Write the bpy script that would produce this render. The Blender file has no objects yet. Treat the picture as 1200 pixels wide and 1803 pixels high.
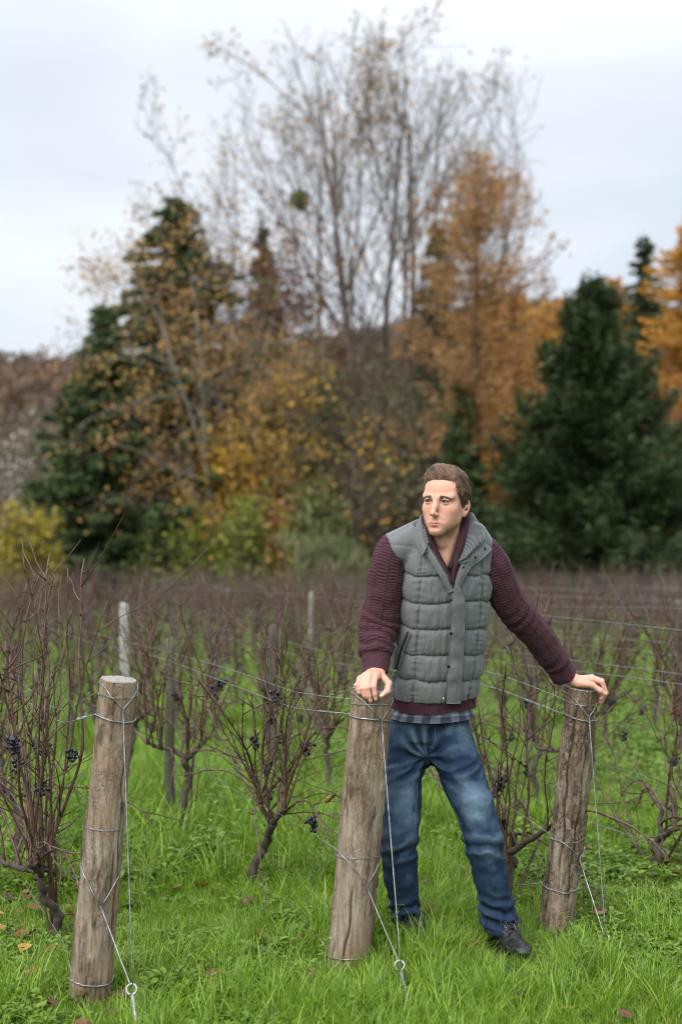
import bpy, math, random
import numpy as np
from mathutils import Vector, Matrix

R = math.radians
scene = bpy.context.scene
COL = scene.collection
random.seed(7)
rng = np.random.default_rng(11)

# ---------------------------------------------------------------- camera
F = 2504.0                                   # focal length in photograph pixels (50 mm lens)
CAM_H = 1.55
HOR = 920.0                                  # row of the photograph where the horizon lies
cam_d = bpy.data.cameras.new('camera')
cam = bpy.data.objects.new('camera', cam_d)
COL.objects.link(cam)
cam.location = (0, 0, CAM_H)
cam.rotation_euler = (R(90), 0, 0)
cam_d.lens = 50
cam_d.sensor_width = 36
cam_d.sensor_fit = 'AUTO'
cam_d.shift_y = 0.0103
cam_d.clip_end = 5000
cam_d.dof.use_dof = True
cam_d.dof.focus_distance = 4.97
cam_d.dof.aperture_fstop = 1.9
scene.camera = cam

# ---------------------------------------------------------------- sky: overcast
SUN_EL, SUN_ROT = R(48), R(215)              # veiled sun behind the camera, high on the left
w = bpy.data.worlds.new('World')
scene.world = w
w.use_nodes = True
nt = w.node_tree
nt.nodes.clear()
def N(tree, t, **kw):
    n = tree.nodes.new(t)
    for k, v in kw.items():
        setattr(n, k, v)
    return n
L = lambda tree, a, b: tree.links.new(a, b)
sky = N(nt, 'ShaderNodeTexSky', sky_type='NISHITA', sun_disc=False)
sky.sun_elevation = SUN_EL
sky.sun_rotation = SUN_ROT
tc = N(nt, 'ShaderNodeTexCoord')
sep = N(nt, 'ShaderNodeSeparateXYZ'); L(nt, tc.outputs['Generated'], sep.inputs[0])
mp = N(nt, 'ShaderNodeMapping'); mp.inputs['Scale'].default_value = (1.0, 1.0, 3.2)
mp.inputs['Location'].default_value = (0.35, 0.1, 0.22)
L(nt, tc.outputs['Generated'], mp.inputs[0])
cn = N(nt, 'ShaderNodeTexNoise'); cn.inputs['Scale'].default_value = 2.1
cn.inputs['Detail'].default_value = 5; cn.inputs['Roughness'].default_value = 0.5
cn.inputs['Distortion'].default_value = 0.4
L(nt, mp.outputs[0], cn.inputs['Vector'])
cr = N(nt, 'ShaderNodeValToRGB')
cr.color_ramp.elements[0].position = 0.34; cr.color_ramp.elements[0].color = (5.75, 6.35, 7.1, 1)
cr.color_ramp.elements[1].position = 0.62; cr.color_ramp.elements[1].color = (7.9, 8.25, 8.75, 1)
L(nt, cn.outputs['Fac'], cr.inputs[0])
# an overcast sky brightens towards the zenith (same in every direction round)
mr = N(nt, 'ShaderNodeMapRange'); mr.inputs['From Min'].default_value = 0.3; mr.inputs['From Max'].default_value = 1.0
mr.inputs['To Min'].default_value = 1.0; mr.inputs['To Max'].default_value = 3.0
L(nt, sep.outputs['Z'], mr.inputs['Value'])
mul = N(nt, 'ShaderNodeVectorMath', operation='SCALE')
L(nt, cr.outputs[0], mul.inputs[0]); L(nt, mr.outputs[0], mul.inputs['Scale'])
mx = N(nt, 'ShaderNodeMix', data_type='RGBA'); mx.inputs[0].default_value = 0.9
L(nt, sky.outputs[0], mx.inputs[6]); L(nt, mul.outputs[0], mx.inputs[7])
bg = N(nt, 'ShaderNodeBackground'); bg.inputs['Strength'].default_value = 0.0455
L(nt, mx.outputs[2], bg.inputs['Color'])
wo = N(nt, 'ShaderNodeOutputWorld'); L(nt, bg.outputs[0], wo.inputs['Surface'])

# ---------------------------------------------------------------- sun through cloud
sd = bpy.data.lights.new('sun', 'SUN')
sd.energy = 1.5
sd.angle = R(50)
sd.color = (1.0, 0.96, 0.9)
sun = bpy.data.objects.new('sun', sd)
COL.objects.link(sun)
# light travels from behind-left of the camera down onto the scene
_dir = Vector((0.42, 0.74, -0.82)).normalized()
sun.rotation_euler = _dir.to_track_quat('-Z', 'Y').to_euler()

# ---------------------------------------------------------------- exposure
vs = scene.view_settings
scene.display_settings.display_device = 'sRGB'
vs.view_transform = 'Standard'; vs.look = 'None'; vs.gamma = 1.0; vs.exposure = 1.48
vs.use_curve_mapping = False
scene.cycles.use_denoising = True
scene.cycles.filter_width = 1.0
scene.cycles.max_bounces = 8
scene.cycles.transparent_max_bounces = 8
# ================================================================ helpers
def at(px, py, d):
    """A point of the place: where the ray through photograph pixel (px, py) is d metres ahead of the camera."""
    return np.array([(px - 600.0) * d / F, d, CAM_H - (py - HOR) * d / F])

def gz(x, y):
    """Height of the ground: level by the end posts, then falling gently away."""
    y = np.asarray(y, dtype=np.float64)
    x = np.asarray(x, dtype=np.float64)
    t = np.clip(y - 5.2, 0, 31)
    z = -0.028 * (t - 1.6 * (1 - np.exp(-t / 1.6)))
    z = z + 0.018 * np.sin(x * 1.7 + 0.6) * np.sin(y * 1.3 + 0.4) * np.clip(y / 5, 0, 1)
    return z

def make_mesh(name, V, faces, smooth=True, attrs=None):
    """faces: list of int arrays (M,K)."""
    me = bpy.data.meshes.new(name)
    V = np.asarray(V, dtype=np.float32)
    if not isinstance(faces, (list, tuple)):
        faces = [faces]
    faces = [np.asarray(f, dtype=np.int32) for f in faces if len(f)]
    nl = sum(f.size for f in faces); nf = sum(len(f) for f in faces)
    me.vertices.add(len(V)); me.vertices.foreach_set('co', V.ravel())
    me.loops.add(nl); me.polygons.add(nf)
    me.loops.foreach_set('vertex_index', np.concatenate([f.ravel() for f in faces]))
    tot = np.concatenate([np.full(len(f), f.shape[1], dtype=np.int32) for f in faces])
    st = np.concatenate([[0], np.cumsum(tot)[:-1]]).astype(np.int32)
    me.polygons.foreach_set('loop_start', st)
    me.polygons.foreach_set('loop_total', tot)
    me.polygons.foreach_set('use_smooth', np.full(nf, smooth, dtype=bool))
    me.update(calc_edges=True)
    for k, a in (attrs or {}).items():
        a = np.asarray(a, dtype=np.float32)
        if a.ndim == 1:
            at_ = me.attributes.new(k, 'FLOAT', 'POINT'); at_.data.foreach_set('value', a)
        elif a.shape[1] == 4:
            at_ = me.attributes.new(k, 'FLOAT_COLOR', 'POINT'); at_.data.foreach_set('color', a.ravel())
        else:
            at_ = me.attributes.new(k, 'FLOAT_VECTOR', 'POINT'); at_.data.foreach_set('vector', a.ravel())
    return me

def link(name, me, mat=None, parent=None):
    o = bpy.data.objects.new(name, me)
    COL.objects.link(o)
    if mat is not None and me is not None and not me.materials:
        me.materials.append(mat)
    if parent is not None:
        o.parent = parent
    return o

def tag(o, label=None, cat=None, group=None, kind=None):
    if label: o['label'] = label
    if cat: o['category'] = cat
    if group: o['group'] = group
    if kind: o['kind'] = kind
    return o

def thing(name, label, cat, loc=(0, 0, 0), rz=0.0, group=None):
    o = bpy.data.objects.new(name, None)
    o.empty_display_size = 0.1
    COL.objects.link(o)
    o.location = loc; o.rotation_euler = (0, 0, rz)
    return tag(o, label, cat, group)

def copy_thing(o, kids, loc, rz, s=(1, 1, 1)):
    r = o.copy(); COL.objects.link(r); r.location = loc; r.rotation_euler = (0, 0, rz); r.scale = s
    for ch, subs in kids:
        c = ch.copy(); COL.objects.link(c); c.parent = r
        for g in subs:
            d = g.copy(); COL.objects.link(d); d.parent = c
    return r

# ---- numpy noise
def _hash(ix, iy, iz, seed):
    h = (ix.astype(np.int64) * 374761393 + iy.astype(np.int64) * 668265263 + iz.astype(np.int64) * 2147483647 + seed * 1274126177) & 0xFFFFFFFF
    h = ((h ^ (h >> 13)) * 1274126177) & 0xFFFFFFFF
    h = h ^ (h >> 16)
    return (h & 0xFFFF).astype(np.float32) / 32767.5 - 1.0

def vnoise(P, seed=0):
    P = np.asarray(P, dtype=np.float32)
    i = np.floor(P).astype(np.int32); f = P - i
    u = f * f * (3 - 2 * f)
    ix, iy, iz = i[..., 0], i[..., 1], i[..., 2]
    r = 0
    for dx in (0, 1):
        wx = u[..., 0] if dx else 1 - u[..., 0]
        for dy in (0, 1):
            wy = u[..., 1] if dy else 1 - u[..., 1]
            for dz in (0, 1):
                wz = u[..., 2] if dz else 1 - u[..., 2]
                r = r + wx * wy * wz * _hash(ix + dx, iy + dy, iz + dz, seed)
    return r

def fbm(P, oct=3, seed=0):
    r = 0; a = 1.0; P = np.asarray(P, dtype=np.float32)
    for k in range(oct):
        r = r + a * vnoise(P * (2 ** k), seed + k * 17); a *= 0.5
    return r

def normals(V, Fq):
    a, b, c = V[Fq[:, 0]], V[Fq[:, 1]], V[Fq[:, 2]]
    n = np.cross(b - a, c - a)
    if Fq.shape[1] == 4:
        n = n + np.cross(c - a, V[Fq[:, 3]] - a)
    out = np.zeros_like(V)
    for k in range(Fq.shape[1]):
        for ax in range(3):
            out[:, ax] += np.bincount(Fq[:, k], weights=n[:, ax], minlength=len(V))
    return out / (np.linalg.norm(out, axis=1, keepdims=True) + 1e-12)

def smooth_mesh(V, Fq, it=2, lam=0.5):
    V = V.copy()
    K = Fq.shape[1]
    for _ in range(it):
        acc = np.zeros_like(V); cnt = np.zeros(len(V))
        for k in range(K):
            i, j = Fq[:, k], Fq[:, (k + 1) % K]
            for ax in range(3):
                acc[:, ax] += np.bincount(i, weights=V[j, ax], minlength=len(V)) + np.bincount(j, weights=V[i, ax], minlength=len(V))
            cnt += np.bincount(i, minlength=len(V)) + np.bincount(j, minlength=len(V))
        V = V + lam * (acc / np.maximum(cnt, 1)[:, None] - V)
    return V

# ---- tubes
def catmull(P, n):
    P = np.asarray(P, dtype=np.float64)
    if len(P) < 3:
        t = np.linspace(0, 1, n)[:, None]
        return P[0] * (1 - t) + P[-1] * t
    Q = np.vstack([2 * P[0] - P[1], P, 2 * P[-1] - P[-2]])
    s = np.linspace(0, len(P) - 1 - 1e-9, n)
    i = np.floor(s).astype(int); t = (s - i)[:, None]
    a, b, c, d = Q[i], Q[i + 1], Q[i + 2], Q[i + 3]
    return 0.5 * (2 * b + (c - a) * t + (2 * a - 5 * b + 4 * c - d) * t ** 2 + (3 * b - a - 3 * c + d) * t ** 3)

def frames(P):
    P = np.asarray(P, dtype=np.float64)
    T = np.gradient(P, axis=0)
    T /= np.linalg.norm(T, axis=1, keepdims=True) + 1e-12
    A = np.zeros_like(P)
    ref = np.array([0, 0, 1.0]) if abs(T[0, 2]) < 0.9 else np.array([1.0, 0, 0])
    a = np.cross(T[0], ref); a /= np.linalg.norm(a)
    for i in range(len(P)):
        a = a - T[i] * a.dot(T[i]); a /= np.linalg.norm(a) + 1e-12
        A[i] = a
    return T, A, np.cross(T, A)

class Tubes:
    def __init__(s): s.V = []; s.Q = []; s.T = []; s.n = 0
    def add(s, P, r, sides=6, cap=True):
        P = np.asarray(P, dtype=np.float64); n = len(P)
        r = np.broadcast_to(np.asarray(r, dtype=np.float64), (n,))
        T, A, B = frames(P)
        th = np.arange(sides) * 2 * np.pi / sides
        ring = P[:, None] + r[:, None, None] * (np.cos(th)[None, :, None] * A[:, None] + np.sin(th)[None, :, None] * B[:, None])
        i = np.arange(n - 1)[:, None] * sides; j = np.arange(sides)[None]; k = (j + 1) % sides
        q = np.stack([i + j, i + k, i + sides + k, i + sides + j], -1).reshape(-1, 4) + s.n
        s.V.append(ring.reshape(-1, 3)); s.Q.append(q)
        m = n * sides
        if cap:
            s.V.append(np.array([P[0] - T[0] * r[0] * .3, P[-1] + T[-1] * r[-1] * .3]))
            c0, c1 = s.n + m, s.n + m + 1
            jj = np.arange(sides); kk = (jj + 1) % sides
            s.T.append(np.stack([np.full(sides, c0), s.n + kk, s.n + jj], -1))
            o = s.n + (n - 1) * sides
            s.T.append(np.stack([np.full(sides, c1), o + jj, o + kk], -1))
            m += 2
        s.n += m
    def raw(s, V, Q=None, T=None):
        V = np.asarray(V); s.V.append(V)
        if Q is not None: s.Q.append(np.asarray(Q) + s.n)
        if T is not None: s.T.append(np.asarray(T) + s.n)
        s.n += len(V)
    def mesh(s, name, smooth=True):
        f = []
        if s.Q: f.append(np.vstack(s.Q))
        if s.T: f.append(np.vstack(s.T))
        return make_mesh(name, np.vstack(s.V), f, smooth)

def leaf_quads(C, U, W_, size, aspect=0.6, bend=0.0):
    """Diamond-ish leaf faces at C with axes U (long) and W_ (wide)."""
    n = len(C)
    size = np.broadcast_to(np.asarray(size, dtype=np.float64), (n,))[:, None]
    a = C - U * size * .5; b = C + U * size * .5
    l = C + W_ * size * aspect * .5; r = C - W_ * size * aspect * .5
    V = np.stack([a, l, b, r], 1).reshape(-1, 3)
    return V, np.arange(4 * n).reshape(-1, 4)

def rand_unit(n, g=None):
    g = g or rng
    v = g.normal(size=(n, 3)); return v / np.linalg.norm(v, axis=1, keepdims=True)

# ---- implicit surfaces
def surface_nets(Fv, xs, ys, zs):
    """Vectorised naive surface nets on a rectilinear grid; returns verts, quads."""
    S = Fv < 0
    c = S[:-1, :-1, :-1].astype(np.int8)
    for dx, dy, dz in [(1,0,0),(0,1,0),(0,0,1),(1,1,0),(1,0,1),(0,1,1),(1,1,1)]:
        c = c + S[dx:S.shape[0]-1+dx, dy:S.shape[1]-1+dy, dz:S.shape[2]-1+dz]
    m = (c > 0) & (c < 8)
    I, J, K = np.nonzero(m)
    idx = np.full(m.shape, -1, dtype=np.int32); idx[I, J, K] = np.arange(len(I))
    acc = np.zeros((len(I), 3)); cnt = np.zeros(len(I))
    E = []
    for ax in range(3):
        o = [a for a in range(3) if a != ax]
        for p in (0, 1):
            for q in (0, 1):
                a = [0, 0, 0]; a[o[0]] = p; a[o[1]] = q
                b = list(a); b[ax] = 1
                E.append((a, b, ax))
    for a, b, ax in E:
        fa = Fv[I + a[0], J + a[1], K + a[2]]; fb = Fv[I + b[0], J + b[1], K + b[2]]
        x = (fa < 0) != (fb < 0)
        t = np.where(x, fa / np.where(x, fa - fb, 1), 0)
        for k in range(3):
            acc[:, k] += np.where(x, (t if k == ax else a[k]), 0)
        cnt += x
    p = acc / cnt[:, None]
    V = np.empty((len(I), 3))
    for k, (g, ii) in enumerate(((xs, I), (ys, J), (zs, K))):
        V[:, k] = g[ii] + p[:, k] * (g[ii + 1] - g[ii])
    quads = []
    for ax in range(3):
        sl0 = [slice(None)] * 3; sl1 = [slice(None)] * 3
        sl0[ax] = slice(0, -1); sl1[ax] = slice(1, None)
        s0, s1 = S[tuple(sl0)], S[tuple(sl1)]
        x = s0 != s1
        inner = [slice(1, -1)] * 3; inner[ax] = slice(None)
        xi = np.zeros_like(x); xi[tuple(inner)] = x[tuple(inner)]
        P = np.stack(np.nonzero(xi), -1)
        if not len(P): continue
        o1, o2 = (ax + 1) % 3, (ax + 2) % 3
        def get(d1, d2):
            Q = P.copy(); Q[:, o1] -= d1; Q[:, o2] -= d2
            return idx[Q[:, 0], Q[:, 1], Q[:, 2]]
        q = np.stack([get(1, 1), get(0, 1), get(0, 0), get(1, 0)], -1)
        fl = ~s0[P[:, 0], P[:, 1], P[:, 2]]
        q[fl] = q[fl][:, ::-1]
        quads.append(q)
    return V, np.vstack(quads)

class Field:
    """An implicit body on a rectilinear grid; primitives are evaluated only near themselves."""
    def __init__(s, xs, ys, zs):
        s.g = [np.asarray(a, dtype=np.float32) for a in (xs, ys, zs)]
        s.F = np.full([len(a) for a in s.g], 0.2, dtype=np.float32)
    def box(s, lo, hi):
        sl = []
        for k in range(3):
            a = np.searchsorted(s.g[k], lo[k]); b = np.searchsorted(s.g[k], hi[k])
            sl.append(slice(max(a - 1, 0), min(b + 1, len(s.g[k]))))
        return tuple(sl)
    def pts(s, sl):
        return np.meshgrid(s.g[0][sl[0]], s.g[1][sl[1]], s.g[2][sl[2]], indexing='ij', sparse=True)
    def put(s, f, lo, hi, k=0.01, op='add'):
        pad = 3 * k + 0.012
        sl = s.box(np.asarray(lo) - pad, np.asarray(hi) + pad)
        if min(s.F[sl].shape) == 0: return
        X, Y, Z = s.pts(sl)
        d = f(X, Y, Z); A = s.F[sl]
        if op == 'add':
            h = np.clip(0.5 + 0.5 * (A - d) / k, 0, 1)
            s.F[sl] = A * (1 - h) + d * h - k * h * (1 - h)
        elif op == 'sub':
            h = np.clip(0.5 - 0.5 * (A + d) / k, 0, 1)
            s.F[sl] = A * (1 - h) - d * h + k * h * (1 - h)
    def cone(s, a, b, ra, rb, k=0.01, op='add', flat=None):
        """Tapered capsule. flat = (axis vector, factor): squeeze along an axis."""
        a = np.asarray(a, float); b = np.asarray(b, float); ab = b - a; L2 = ab.dot(ab) + 1e-12
        def f(X, Y, Z):
            t = np.clip(((X - a[0]) * ab[0] + (Y - a[1]) * ab[1] + (Z - a[2]) * ab[2]) / L2, 0, 1)
            dx, dy, dz = X - (a[0] + t * ab[0]), Y - (a[1] + t * ab[1]), Z - (a[2] + t * ab[2])
            d2 = dx * dx + dy * dy + dz * dz
            if flat is not None:
                n, q = flat
                e = dx * n[0] + dy * n[1] + dz * n[2]
                d2 = d2 + e * e * (1 / (q * q) - 1)
            return np.sqrt(d2) - (ra + t * (rb - ra))
        r = max(ra, rb)
        s.put(f, np.minimum(a, b) - r, np.maximum(a, b) + r, k, op)
    def ell(s, c, rad, M=None, k=0.01, op='add'):
        c = np.asarray(c, float); rad = np.asarray(rad, float)
        M = np.eye(3) if M is None else np.asarray(M)      # rows = local axes in world
        def f(X, Y, Z):
            x, y, z = X - c[0], Y - c[1], Z - c[2]
            q = [(M[i][0] * x + M[i][1] * y + M[i][2] * z) / rad[i] for i in range(3)]
            k0 = np.sqrt(q[0] ** 2 + q[1] ** 2 + q[2] ** 2)
            k1 = np.sqrt((q[0] / rad[0]) ** 2 + (q[1] / rad[1]) ** 2 + (q[2] / rad[2]) ** 2) + 1e-9
            return k0 * (k0 - 1) / k1
        r = rad.max()
        s.put(f, c - r, c + r, k, op)
    def mesh(s):
        return surface_nets(s.F, *s.g)

def axis_grid(spans, coarse, lo, hi):
    """Rectilinear axis: fine inside the given (a, b, h) spans, coarse elsewhere."""
    g = []; x = lo
    spans = sorted(spans)
    while x < hi:
        g.append(x)
        h = coarse
        for a, b, hh in spans:
            if a <= x < b: h = min(h, hh)
            elif x < a and x + h > a: h = max(min(h, a - x), hh)
        x += h
    g.append(hi)
    return np.array(g, dtype=np.float32)

# ---- materials
def material(name):
    m = bpy.data.materials.new(name); m.use_nodes = True
    t = m.node_tree; t.nodes.clear()
    out = N(t, 'ShaderNodeOutputMaterial'); b = N(t, 'ShaderNodeBsdfPrincipled')
    L(t, b.outputs[0], out.inputs['Surface'])
    return m, t, b, out

def ramp(t, src, stops):
    r = N(t, 'ShaderNodeValToRGB')
    e = r.color_ramp.elements
    while len(e) < len(stops): e.new(0.5)
    for k, (p, c) in enumerate(stops):
        e[k].position = p; e[k].color = (*c, 1)
    L(t, src, r.inputs[0]); return r.outputs[0]

def noise(t, scale, detail=4, rough=0.55, vec=None, dist=0.0):
    n = N(t, 'ShaderNodeTexNoise'); n.inputs['Scale'].default_value = scale; n.inputs['Detail'].default_value = detail
    n.inputs['Roughness'].default_value = rough; n.inputs['Distortion'].default_value = dist
    if vec is not None: L(t, vec, n.inputs['Vector'])
    return n.outputs['Fac']

def coords(t, scale=(1, 1, 1), which='Object'):
    c = N(t, 'ShaderNodeTexCoord'); m = N(t, 'ShaderNodeMapping'); m.inputs['Scale'].default_value = scale
    L(t, c.outputs[which], m.inputs[0]); return m.outputs[0]

def mixc(t, fac, a, b, mode='MIX'):
    m = N(t, 'ShaderNodeMix', data_type='RGBA', blend_type=mode)
    for s, v in ((0, fac), (6, a), (7, b)):
        if hasattr(v, 'links') or hasattr(v, 'is_linked'): L(t, v, m.inputs[s])
        else: m.inputs[s].default_value = v if s == 0 else (*v, 1)
    return m.outputs[2]

def bump(t, b, h, strength=0.5, dist=0.01):
    n = N(t, 'ShaderNodeBump'); n.inputs['Strength'].default_value = strength; n.inputs['Distance'].default_value = dist
    L(t, h, n.inputs['Height']); L(t, n.outputs[0], b.inputs['Normal'])

def attr(t, name, out='Fac'):
    a = N(t, 'ShaderNodeAttribute'); a.attribute_name = name; return a.outputs[out]

def plain(name, c, rough=0.6, metal=0.0, spec=0.5):
    m, t, b, o = material(name)
    b.inputs['Base Color'].default_value = (*c, 1); b.inputs['Roughness'].default_value = rough
    b.inputs['Metallic'].default_value = metal; b.inputs['Specular IOR Level'].default_value = spec
    return m

def leafy(name, stops, rough=0.55, trans=0.35, island=True, big=None, spec=0.35):
    """Foliage: colour varies leaf by leaf (and clump by clump); thin leaves let some light through."""
    m, t, b, o = material(name)
    if island:
        g = N(t, 'ShaderNodeNewGeometry'); src = g.outputs['Random Per Island']
    else:
        g = N(t, 'ShaderNodeObjectInfo'); src = g.outputs['Random']
    if big:
        nz = noise(t, big, 2, 0.5, coords(t))
        mm = N(t, 'ShaderNodeMath', operation='MULTIPLY_ADD'); L(t, nz, mm.inputs[0]); mm.inputs[1].default_value = 1.1; mm.inputs[2].default_value = -0.55
        ad = N(t, 'ShaderNodeMath', operation='MULTIPLY_ADD'); L(t, src, ad.inputs[0]); ad.inputs[1].default_value = 0.6; ad.inputs[2].default_value = 0.2
        a2 = N(t, 'ShaderNodeMath', operation='ADD', use_clamp=True); L(t, ad.outputs[0], a2.inputs[0]); L(t, mm.outputs[0], a2.inputs[1])
        src = a2.outputs[0]
    c = ramp(t, src, stops)
    L(t, c, b.inputs['Base Color']); b.inputs['Roughness'].default_value = rough; b.inputs['Specular IOR Level'].default_value = spec
    if trans:
        tr = N(t, 'ShaderNodeBsdfTranslucent'); L(t, c, tr.inputs['Color'])
        ms = N(t, 'ShaderNodeMixShader'); ms.inputs[0].default_value = trans
        L(t, b.outputs[0], ms.inputs[1]); L(t, tr.outputs[0], ms.inputs[2]); L(t, ms.outputs[0], o.inputs['Surface'])
    return m
# ================================================================ ground, hills, grass
def ground_material():
    m, t, b, o = material('turf_soil')
    co = coords(t)
    n1 = noise(t, 0.9, 4, 0.6, co); n2 = noise(t, 14, 5, 0.65, co)
    g = ramp(t, n2, [(0.25, (0.030, 0.040, 0.012)), (0.5, (0.055, 0.110, 0.020)), (0.75, (0.085, 0.170, 0.030))])
    e = ramp(t, n2, [(0.3, (0.030, 0.022, 0.014)), (0.7, (0.075, 0.070, 0.030))])
    c = mixc(t, ramp(t, n1, [(0.40, (0, 0, 0)), (0.66, (0.55, 0.55, 0.55))]), g, e)
    L(t, c, b.inputs['Base Color']); b.inputs['Roughness'].default_value = 0.95; b.inputs['Specular IOR Level'].default_value = 0.15
    bump(t, b, noise(t, 40, 4, 0.7, co), 0.8, 0.03)
    return m
xs = np.unique(np.concatenate([np.linspace(-2500, -60, 12), np.linspace(-60, -14, 18), np.linspace(-14, 14, 113), np.linspace(14, 60, 18), np.linspace(60, 2500, 12)]))
ys = np.unique(np.concatenate([np.linspace(-600, -10, 10), np.linspace(-10, 2, 25), np.linspace(2, 40, 153), np.linspace(40, 130, 20), np.linspace(130, 3000, 12)]))
GX, GY = np.meshgrid(xs, ys, indexing='ij')
GZ = gz(GX, GY)
n0, n1 = len(xs), len(ys)
i, j = np.meshgrid(np.arange(n0 - 1), np.arange(n1 - 1), indexing='ij')
Q = np.stack([i * n1 + j, (i + 1) * n1 + j, (i + 1) * n1 + j + 1, i * n1 + j + 1], -1).reshape(-1, 4)
ground = link('ground', make_mesh('ground', np.stack([GX, GY, GZ], -1).reshape(-1, 3), Q), ground_material())
ground['kind'] = 'structure'

# wooded hills far behind
def ridge_h(x):
    """Height of the skyline of the hill 400 m away, over x."""
    return np.interp(x, [-900, -300, -95, -70, -30, 10, 45, 70, 130, 400, 900], [62, 54, 49.5, 48.5, 51, 57, 66, 66, 60, 66, 55])
def hill_mat():
    m, t, b, o = material('autumn_hillside')
    co = coords(t)
    n1 = noise(t, 0.035, 4, 0.6, co); n2 = noise(t, 0.35, 4, 0.6, co)
    c = ramp(t, n1, [(0.3, (0.065, 0.052, 0.052)), (0.5, (0.10, 0.068, 0.055)), (0.7, (0.14, 0.080, 0.045))])
    L(t, c, b.inputs['Base Color']); b.inputs['Roughness'].default_value = 1.0; b.inputs['Specular IOR Level'].default_value = 0.0
    return m
hx = np.linspace(-900, 900, 181); ht = np.linspace(0, 1, 24)
HXg, HTg = np.meshgrid(hx, ht, indexing='ij')
prof = np.sin(np.clip(HTg * 1.25, 0, 1) * np.pi / 2) ** 1.2
hy = 170 + HTg * 330 + 0.0001 * HXg ** 2
hz = -2 + (ridge_h(HXg) - 8) * prof + 3 * fbm(np.stack([HXg * 0.02, HTg * 5, 0 * HXg], -1), 3, 3) * HTg
i, j = np.meshgrid(np.arange(180), np.arange(23), indexing='ij')
Q = np.stack([i * 24 + j, (i + 1) * 24 + j, (i + 1) * 24 + j + 1, i * 24 + j + 1], -1).reshape(-1, 4)
hill = link('hill', make_mesh('hill', np.stack([HXg, hy, hz], -1).reshape(-1, 3), Q), hill_mat()); hill['kind'] = 'structure'

def woodland():
    """The far wood as one mass: thousands of ragged crowns of coarse leaf clumps."""
    g = np.random.default_rng(3)
    m = leafy('distant_autumn_wood', [(0.0, (0.095, 0.080, 0.070)), (0.3, (0.115, 0.090, 0.076)), (0.55, (0.135, 0.098, 0.076)), (0.75, (0.150, 0.102, 0.070)), (0.9, (0.19, 0.112, 0.055)), (1.0, (0.115, 0.105, 0.06))], 0.9, 0.2, True, 0.022, 0.05)
    n = 2600
    x = g.uniform(-150, 190, n); tt = np.clip(g.uniform(0, 1, n) ** 0.85, 0, 1)
    fi = (x + 900) / 1800 * 180; ti = tt * 23
    i0 = fi.astype(int).clip(0, 179); j0 = ti.astype(int).clip(0, 22); fx = fi - i0; fy = ti - j0
    bil = lambda A: A[i0, j0] * (1 - fx) * (1 - fy) + A[i0 + 1, j0] * fx * (1 - fy) + A[i0, j0 + 1] * (1 - fx) * fy + A[i0 + 1, j0 + 1] * fx * fy
    C = np.stack([x, bil(hy), bil(hz)], 1)
    Vs, k = [], 110
    rad = g.uniform(3.0, 6.5, n); hgt = g.uniform(6.5, 11.5, n)
    u = rand_unit(n * k, g).reshape(n, k, 3); rr = g.uniform(0.55, 1.0, (n, k, 1))
    P = C[:, None] + u * rr * np.stack([rad, rad, hgt * .55], 1)[:, None] + np.array([0, 0, 1]) * (hgt * .5)[:, None, None]
    P = P.reshape(-1, 3); U = rand_unit(len(P), g); W_ = np.cross(U, rand_unit(len(P), g)); W_ /= np.linalg.norm(W_, axis=1, keepdims=True)
    V, Qq = leaf_quads(P, U, W_, g.uniform(0.8, 1.7, len(P)), 0.7)
    o = link('distant_wood', make_mesh('distant_wood', V, Qq, False), m)
    tag(o, kind='stuff'); return o
woodland()

# ---------------------------------------------------------------- grass
def blade(tb, base, ang, length, width, lean, curl, segs=4, twist=0.0):
    d = np.array([math.cos(ang), math.sin(ang), 0]); sd = np.array([-d[1], d[0], 0])
    t = np.linspace(0, 1, segs + 1)
    th = lean + curl * t ** 1.3
    st = np.stack([np.outer(np.sin(th), d)[:, 0], np.outer(np.sin(th), d)[:, 1], np.cos(th)], 1) * length / segs
    P = base + np.concatenate([[np.zeros(3)], np.cumsum(st[:-1], 0)])
    wd = width * (1 - t ** 1.6) * (0.55 + 0.9 * np.minimum(t * 3, 1) * 0.5)
    sdv = sd * math.cos(twist) + np.array([0, 0, 1]) * math.sin(twist) * 0.5
    A, B = P[:-1] - sdv * wd[:-1, None], P[:-1] + sdv * wd[:-1, None]
    V = np.vstack([A, B, P[-1:]]); n = segs
    i = np.arange(n - 1)
    tb.raw(V, np.stack([i, n + i, n + i + 1, i + 1], -1), [[n - 1, 2 * n - 1, 2 * n]])

def grass_tuft(name, seed, nb, rad, lmin, lmax, wmin, wmax, curl):
    g = np.random.default_rng(seed); tb = Tubes()
    for _ in range(nb):
        a = g.uniform(0, 2 * np.pi); r = rad * math.sqrt(g.random())
        blade(tb, np.array([math.cos(a) * r, math.sin(a) * r, -0.01]), a + g.normal() * 1.0, g.uniform(lmin, lmax), g.uniform(wmin, wmax) * 1.25, abs(g.normal()) * 0.34, g.uniform(0.2, curl), 4, g.normal() * 0.6)
    return tb.mesh(name, False)

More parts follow.
